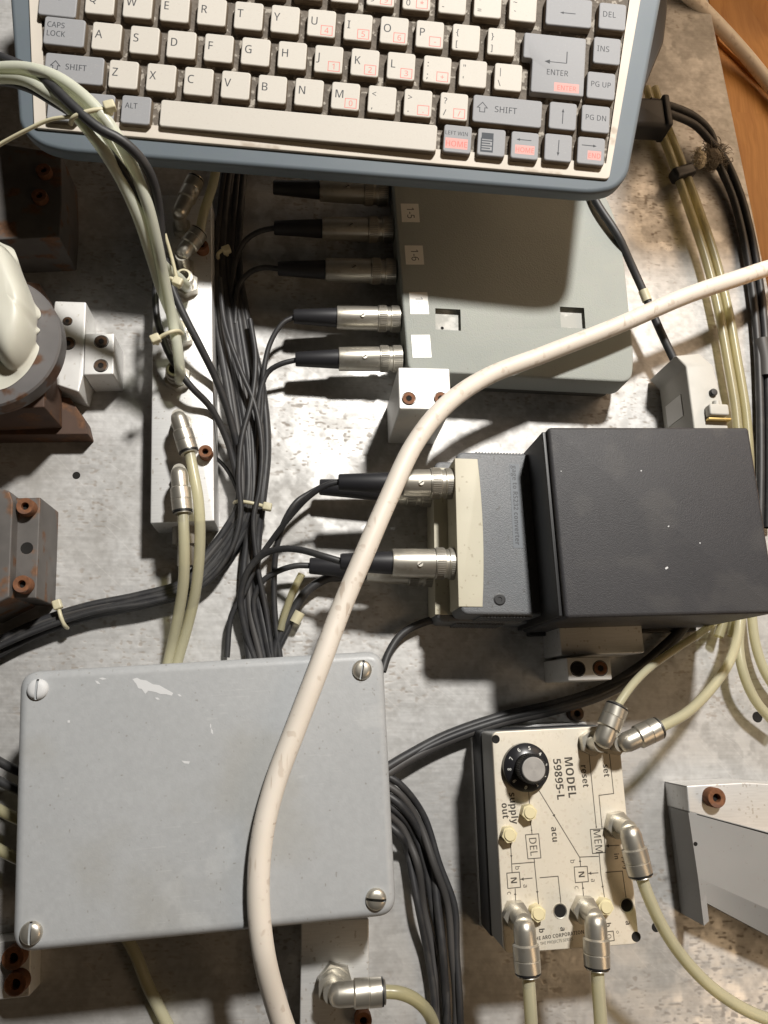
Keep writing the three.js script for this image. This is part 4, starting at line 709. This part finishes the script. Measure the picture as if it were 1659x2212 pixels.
thin('thin black cable running under the plugs to the box', [[760, 1240, 8], [710, 1248, 8], [665, 1275, 8], [630, 1325, 7], [598, 1390, 6], [590, 1440, 5]], 2.6);
thin('thin black cable running beside the yellow sleeve', [[740, 1250, 6], [690, 1256, 6], [655, 1290, 6], [622, 1360, 6], [580, 1440, 5]], 1.6);
{ const b0 = at(648, 1322, 8), b1 = at(636, 1345, 7.6); const mb = mesh('marker_band', tube([b0, b0.clone().lerp(b1, .5), b1], 3.2), M.tie, null, { label: 'cream marker sleeve on the cable beside the junction box', category: 'cable marker', shift: b0 }); put(mb, b0.x, b0.y, b0.z); }
cable('marked_wire', 'pale yellow printed sleeve on a wire behind the junction box', 'wire', [[652, 1240, 9], [632, 1280, 9], [618, 1320, 8], [606, 1362, 8]], 2.2, M.tubeYellow);
// from the black arch down past the manifold
thin('black cable crossing the manifold bar towards the bundle', [[344, 540, 52], [336, 620, 48], [340, 690, 46], [368, 770, 44], [410, 832, 40], [455, 880, 30], [490, 950, 20], [515, 1040, 14]], 1.9);
thin('second black cable crossing the manifold bar above the first', [[356, 560, 56], [376, 632, 52], [402, 690, 48], [432, 748, 42], [465, 815, 32], [490, 880, 24], [512, 960, 16]], 2.1);
// arch of tubes over the keyboard corner
cable('air_tube', 'pale green air tube arching highest over the keyboard corner', 'tube', [[-60, 160, 120], [0, 148, 128], [60, 148, 132], [120, 166, 134], [175, 203, 134], [222, 250, 132], [262, 310, 126], [292, 372, 116], [318, 440, 106], [338, 520, 92], [354, 600, 76], [372, 690, 60], [384, 756, 54], [388, 796, 48], [388, 818, 40], [388, 822, 32]], 2.9, M.tubeGreen, 'air tubes over the keyboard corner', 14);
cable('air_tube', 'pale green air tube lying just inside the highest one', 'tube', [[-60, 178, 118], [0, 166, 125], [55, 172, 128], [105, 200, 129], [150, 232, 129], [190, 278, 127], [228, 330, 122], [266, 394, 112], [300, 470, 100], [326, 550, 84], [348, 620, 68], [370, 676, 56], [386, 712, 46], [393, 728, 38], [393, 730, 30]], 3.1, M.tubeGreen, 'air tubes over the keyboard corner', 14);
cable('air_tube', 'pale green air tube squeezed between the two arching tubes', 'tube', [[-60, 168, 114], [0, 158, 121], [58, 161, 125], [112, 184, 127], [162, 220, 127], [204, 262, 125], [240, 318, 119], [274, 380, 111], [306, 452, 101], [330, 535, 86], [360, 580, 64], [388, 602, 52], [402, 618, 42], [404, 622, 32]], 2.8, M.tubeGreen, 'air tubes over the keyboard corner', 14);
cable('arch_cable', 'thick black cable woven through the arching air tubes', 'cable', [[-60, 110, 118], [0, 124, 126], [60, 148, 127], [110, 184, 132], [160, 232, 134], [215, 278, 133], [262, 303, 130], [302, 340, 124], [330, 390, 114], [344, 460, 100], [348, 540, 86], [352, 600, 70]], 2.4, M.cable, 'black cables in the arch');
cable('arch_cable', 'thinner black cable below the arching air tubes', 'cable', [[-60, 185, 112], [0, 176, 118], [60, 190, 121], [110, 218, 123], [160, 250, 124], [205, 296, 122], [245, 340, 120], [285, 395, 112], [318, 468, 98], [338, 540, 82], [344, 600, 68]], 2.0, M.cable, 'black cables in the arch');
// tubes leaving the manifold elbows
cable('air_tube', 'yellowish tube dropping from the elbow nearest the bar end', 'tube', [[395, 1102, 42], [397, 1150, 42], [398, 1200, 40], [396, 1260, 34], [385, 1330, 24], [370, 1400, 14], [355, 1470, 10]], 2.9, M.tube, 'tubes from the manifold bar', 14);
cable('air_tube', 'yellowish tube dropping from the elbow by the rusty screw', 'tube', [[409, 974, 42], [418, 1020, 43], [428, 1075, 43], [432, 1140, 41], [430, 1210, 36], [422, 1280, 28], [406, 1350, 18], [386, 1420, 12], [370, 1480, 10]], 2.9, M.tube, 'tubes from the manifold bar', 14);
cable('air_tube', 'shaded tube from the manifold bar running up under the keyboard', 'tube', [[470, 330, 50], [462, 390, 46], [440, 460, 40], [432, 500, 42]], 2.8, M.tube, 'tubes from the manifold bar', 12);
// right side bundle of yellow tubes
for (const [d, l] of [[-10, 'yellow air tube nearest the interface box in the run along the plate edge'], [11, 'yellow air tube nearest the plate edge in the run under the black cover']])
  cable('yellow_tube', l, 'tube', [[1405 + d * .8, 190, 8], [1428 + d * .8, 262, 8], [1462 + d * .9, 350, 8], [1498 + d, 450, 9], [1535 + d, 560, 9], [1562 + d, 670, 9], [1582 + d, 780, 9], [1600 + d, 890, 9], [1608 + d, 1000, 9], [1606 + d, 1120, 9], [1592 + d, 1240, 9], [1575 + d, 1330, 10], [1566 + d * 1.4, 1375, 10]], 2.9, M.tubeYellow, 'yellow tubes along the plate edge', 12);
// black cables at the plate edge
for (const [d, l, m] of [[-9, 'black cable along the plate edge on the side of the yellow tubes', M.cable], [9, 'black cable along the plate edge on the bench side', M.cable]])
  cable('edge_cable', l, 'cable', [[1405, 226 + d * .8, 22], [1455, 240 + d, 20], [1502, 262 + d, 16], [1536, 298 + d, 12], [1560 + d, 350, 8], [1590 + d, 420, 6], [1612 + d, 500, 5], [1630 + d, 600, 5], [1642 + d, 700, 5], [1650 + d, 850, 5], [1652 + d, 1000, 5], [1650 + d, 1140, 5]], 2.6, m, 'black cables at the plate edge');
{ const p = pathPx([[1644, 735, 5], [1652, 780, 5], [1654, 815, 5]]); const m = mesh('cable_sleeve', tube(p, 5.4), M.cableGrey, null, { label: 'grey sleeve gripping the black cables at the plate edge', category: 'sleeve', shift: p[0] }); put(m, p[0].x, p[0].y, p[0].z); }
{ // moulded cable outlet of the keyboard
  const r = rectFrom([[1352, 208], [1448, 208], [1450, 268], [1352, 272]], 26), t = thing('cable_boot', 'dusty black moulded cable boot beside the keyboard', 'cable boot', V(r.c.x, 10, r.c.z), r.yaw);
  mesh('body', block(r.w, r.d, 0, 16, 4, 3), M.boot, t); mesh('rim', block(5, r.d + 1.5, -1, 17.5, 2, 1.5, r.w / 2 - 2.5, -1), M.boot, t);
}
{ // lint caught at the tie, and the tape beside it
  const q = at(1542, 335, 10), t = thing('lint_clump', 'fuzzy grey lint clump caught on the black cables', 'lint', V(q.x, 0, q.z)); const fib = [], pale = [];
  const strand = (o, n, l, s) => { const a = rnd() * 6.28, e = rr(-.1, .9), d = V(Math.cos(a), e, Math.sin(a)).multiplyScalar(l); const m = d.clone().multiplyScalar(.5).add(V(rr(-1, 1), rr(0, 1.5), rr(-1, 1)).multiplyScalar(s)); return tubeThin([o, o.clone().add(m), o.clone().add(d)], rr(.12, .3)); };
  const tubeThin = (p, r) => new THREE.TubeGeometry(new THREE.CatmullRomCurve3(p), 5, r, 4, false);
  for (let k = 0; k < 420; k++) fib.push(strand(V(rr(-7, 7) + rr(-3, 3), rr(3, 12), rr(-7, 7)), 0, rr(2, 7), 2));
  for (let k = 0; k < 260; k++) pale.push(strand(V(-11 + rr(-2, 2), rr(6, 11), 3 + rr(-5, 5)), 0, rr(1.5, 5), 1.5));
  const core = new THREE.IcosahedronGeometry(1, 3); { const p = core.attributes.position; for (let k = 0; k < p.count; k++) { const v = V(p.getX(k), p.getY(k), p.getZ(k)); const w = .75 + .5 * fbm(v.x * .5 + 1, v.y * .4 + v.z * .5 + 2, 5, 3); p.setXYZ(k, v.x * 8 * w, 7 + v.y * 6 * w, v.z * 8.5 * w); } core.computeVertexNormals(); }
  const core2 = core.clone().scale(.5, .7, .85).translate(-10, 4, 3);
  mesh('fluff', [...fib, core], M.lint, t, { kind: 'stuff' }); mesh('pale_fluff', [...pale, core2], M.lintPale, t, { kind: 'stuff' });
  const a = at(1466, 362, 9), b = at(1476, 388, 9), tp = mesh('tape_wrap', block(17, 9, -5, 5, 3, 2.5), M.blackEdge, null, { label: 'black tape wrapped round the yellow tubes', category: 'tape' }); put(tp, (a.x + b.x) / 2 + 1, 9, (a.z + b.z) / 2); tp.rotation.y = .38;
}
// tubes of the control module
cable('air_tube', 'pale tube from the cover to the control module elbow by the plate screw', 'tube', [[1560, 1330, 14], [1520, 1362, 22], [1460, 1402, 32], [1400, 1445, 50], [1362, 1484, 62], [1334, 1524, 66]], 2.1, M.tube, 'tubes of the control module', 12);
cable('air_tube', 'pale tube looping from the cover to the corner elbow of the control module', 'tube', [[1600, 1310, 14], [1592, 1380, 20], [1570, 1440, 34], [1525, 1500, 44], [1480, 1542, 56], [1425, 1572, 62]], 2.7, M.tube, 'tubes of the control module', 12);
cable('air_tube', 'pale tube leaving the elbow beside MEM for the bench edge', 'tube', [[1384, 1890, 66], [1400, 1935, 65], [1430, 2000, 62], [1475, 2068, 58], [1540, 2135, 54], [1620, 2186, 50], [1720, 2220, 46]], 2.9, M.tube, 'tubes of the control module', 14);
cable('air_tube', 'pale tube running straight out of the dial side foot elbow', 'tube', [[1141, 2102, 66], [1144, 2150, 66], [1147, 2200, 65], [1150, 2280, 62]], 2.9, M.tube, 'tubes of the control module', 14);
cable('air_tube', 'pale tube running straight out of the foot elbow by the printed square', 'tube', [[1290, 2088, 66], [1293, 2140, 66], [1297, 2200, 65], [1300, 2280, 62]], 3, M.tube, 'tubes of the control module', 14);
cable('air_tube', 'pale tube curving off right of the loop below the cover', 'tube', [[1604, 1310, 14], [1596, 1390, 16], [1605, 1450, 18], [1630, 1510, 16], [1680, 1570, 12]], 2.8, M.tube, 'tubes of the control module', 12);
cable('air_tube', 'pale tube running to the plate corner below the cover', 'tube', [[1622, 1310, 10], [1632, 1390, 10], [1652, 1450, 10], [1690, 1510, 9]], 2.8, M.tube, 'tubes of the control module', 12);
cable('air_tube', 'yellowish tube bending out of the elbow in the hex nut', 'tube', [[828, 2142, 42], [860, 2144, 42], [895, 2158, 40], [925, 2188, 36], [942, 2235, 30], [948, 2300, 26]], 3.0, M.tubeYellow, undefined, 14);
cable('air_tube', 'yellowish tube coming out from under the junction box', 'tube', [[270, 2020, 6], [293, 2062, 6], [318, 2126, 5], [345, 2180, 5], [385, 2260, 4]], 2.9, M.tube, undefined, 14);
// heavier black cables round the junction box
[[0, 0, 2.7, 'black cable from the cover to the junction box, upper of the run'], [10, 14, 2.7, 'black cable from the cover to the junction box, lower of the run'], [4, 8, 2.2, 'black cable from the cover to the junction box, inner one']].forEach(([dx, dy, r, l], k) =>
  cable('black_cable', l, 'cable', [[830, 1662 + dy, 14], [880, 1632 + dy * .8, 12], [960, 1590 + dy, 8 + k], [1080, 1548 + dy, 7 + k], [1200, 1520 + dy, 7 + k], [1300, 1488 + dy, 7 + k], [1380, 1440 + dy + dx * .3, 7], [1440, 1390 + dx, 7], [1490, 1340, 7]], r, k === 1 ? M.cableGrey : M.cable, 'cables from the cover to the junction box'));
for (let k = 0; k < 6; k++) cable('black_cable', 'thick black cable hanging down beside the junction box', 'cable', [[828, 1672 + k * 20, 14], [864, 1694 + k * 22, 13 + rr(-3, 3)], [912 - k * 6 + rr(-5, 5), 1762 + k * 15, 9 + rr(-4, 5)], [956 - k * 14 + rr(-9, 9), 1866, 7 + rr(-3, 5)], [978 - k * 14 + rr(-10, 10), 1960 + rr(-8, 8), 6 + rr(-2, 5)], [988 - k * 13 + rr(-10, 10), 2060, 6 + rr(-2, 5)], [994 - k * 12 + rr(-8, 8), 2160, 6 + rr(-1, 3)], [996 - k * 12, 2280, 6]], rr(1.6, 2.2), k % 3 === 1 ? M.cableGrey : M.cable, 'cables hanging beside the junction box', 9);
cable('black_cable', 'thin black cable looping from under the converters to the junction box', 'cable', [[1060, 1330, 6], [1000, 1333, 6], [930, 1340, 6], [870, 1368, 6], [840, 1410, 8], [826, 1450, 10]], 2.3, M.cable);
[[1648, 2.2, 'cable'], [1690, 2.2, 'cable'], [1752, 2.6, 'tube'], [1838, 2.6, 'tube']].forEach(([y, r, w], k) => cable(w === 'cable' ? 'black_cable' : 'air_tube', ['black cable entering the far side of the junction box, upper', 'black cable entering the far side of the junction box, lower', 'yellow tube entering the far side of the junction box, upper', 'yellow tube entering the far side of the junction box, lower'][k], w, [[-60, y - 40, 20], [-10, y - 8, 22], [40, y + 18, 24], [80, y + 30, 24]], r, w === 'cable' ? M.cable : M.tubeYellow, 'lines entering the far side of the junction box'));

// ------------------------------------------------------------------ cable ties
function tie(label, a, b, h, lift, knot, tail) {  // strap from pixel a to b over a bundle, knot at one end
  const A = at(a[0], a[1], h), B = at(b[0], b[1], h), t = thing('cable_tie', label, 'cable tie', V(A.x, A.y, A.z));
  const d = B.clone().sub(A), m = d.clone().multiplyScalar(.5).add(V(0, lift, 0));
  const g = new THREE.TubeGeometry(new THREE.CatmullRomCurve3([V(0, -lift * .6, 0), d.clone().multiplyScalar(.12).add(V(0, lift * .55, 0)), m, d.clone().multiplyScalar(.88).add(V(0, lift * .55, 0)), d.clone().add(V(0, -lift * .6, 0))]), 24, 1.1, 8, false);
  mesh('strap', g, M.tie, t);
  const k = mesh('lock_head', block(5.2, 4.6, 0, 4, 1, .8), M.tie, t), kp = knot ? d : V(0, 0, 0); put(k, kp.x, lift * .3, kp.z); k.rotation.y = Math.atan2(-d.z, d.x);
  if (tail) { const T = pathPx(tail).map(v => v.sub(A)); mesh('tail', tube(T, .95, 0, 6), M.tie, t); }
  return t;
}
tie('cable tie binding the thick bundle beside the manifold bar', [505, 1084], [578, 1098], 12, 5, true);
tie('cable tie round the bundle in the shade below the keyboard', [470, 553], [490, 546], 14, 4, true);
tie('cable tie round the bundle by the steel block', [128, 1308], [143, 1356], 10, 4, false);
tie('cable tie with a bent tail on the tubes above the manifold bar', [338, 738], [392, 716], 58, 4, false);
tie('cable tie hooked round a black cable end above the manifold bar', [362, 606], [386, 616], 66, 4, true, [[384, 612, 66], [372, 560, 70], [356, 505, 76]]);
tie('cable tie with a long clear tail over the keyboard corner', [150, 262], [240, 240], 132, 3, true, [[160, 252, 130], [110, 258, 128], [60, 280, 124], [0, 312, 118], [-60, 350, 112]]);

scene.traverse(o => { if (o.isMesh) { o.castShadow = o.receiveShadow = true; } });
renderer.render(scene, camera);
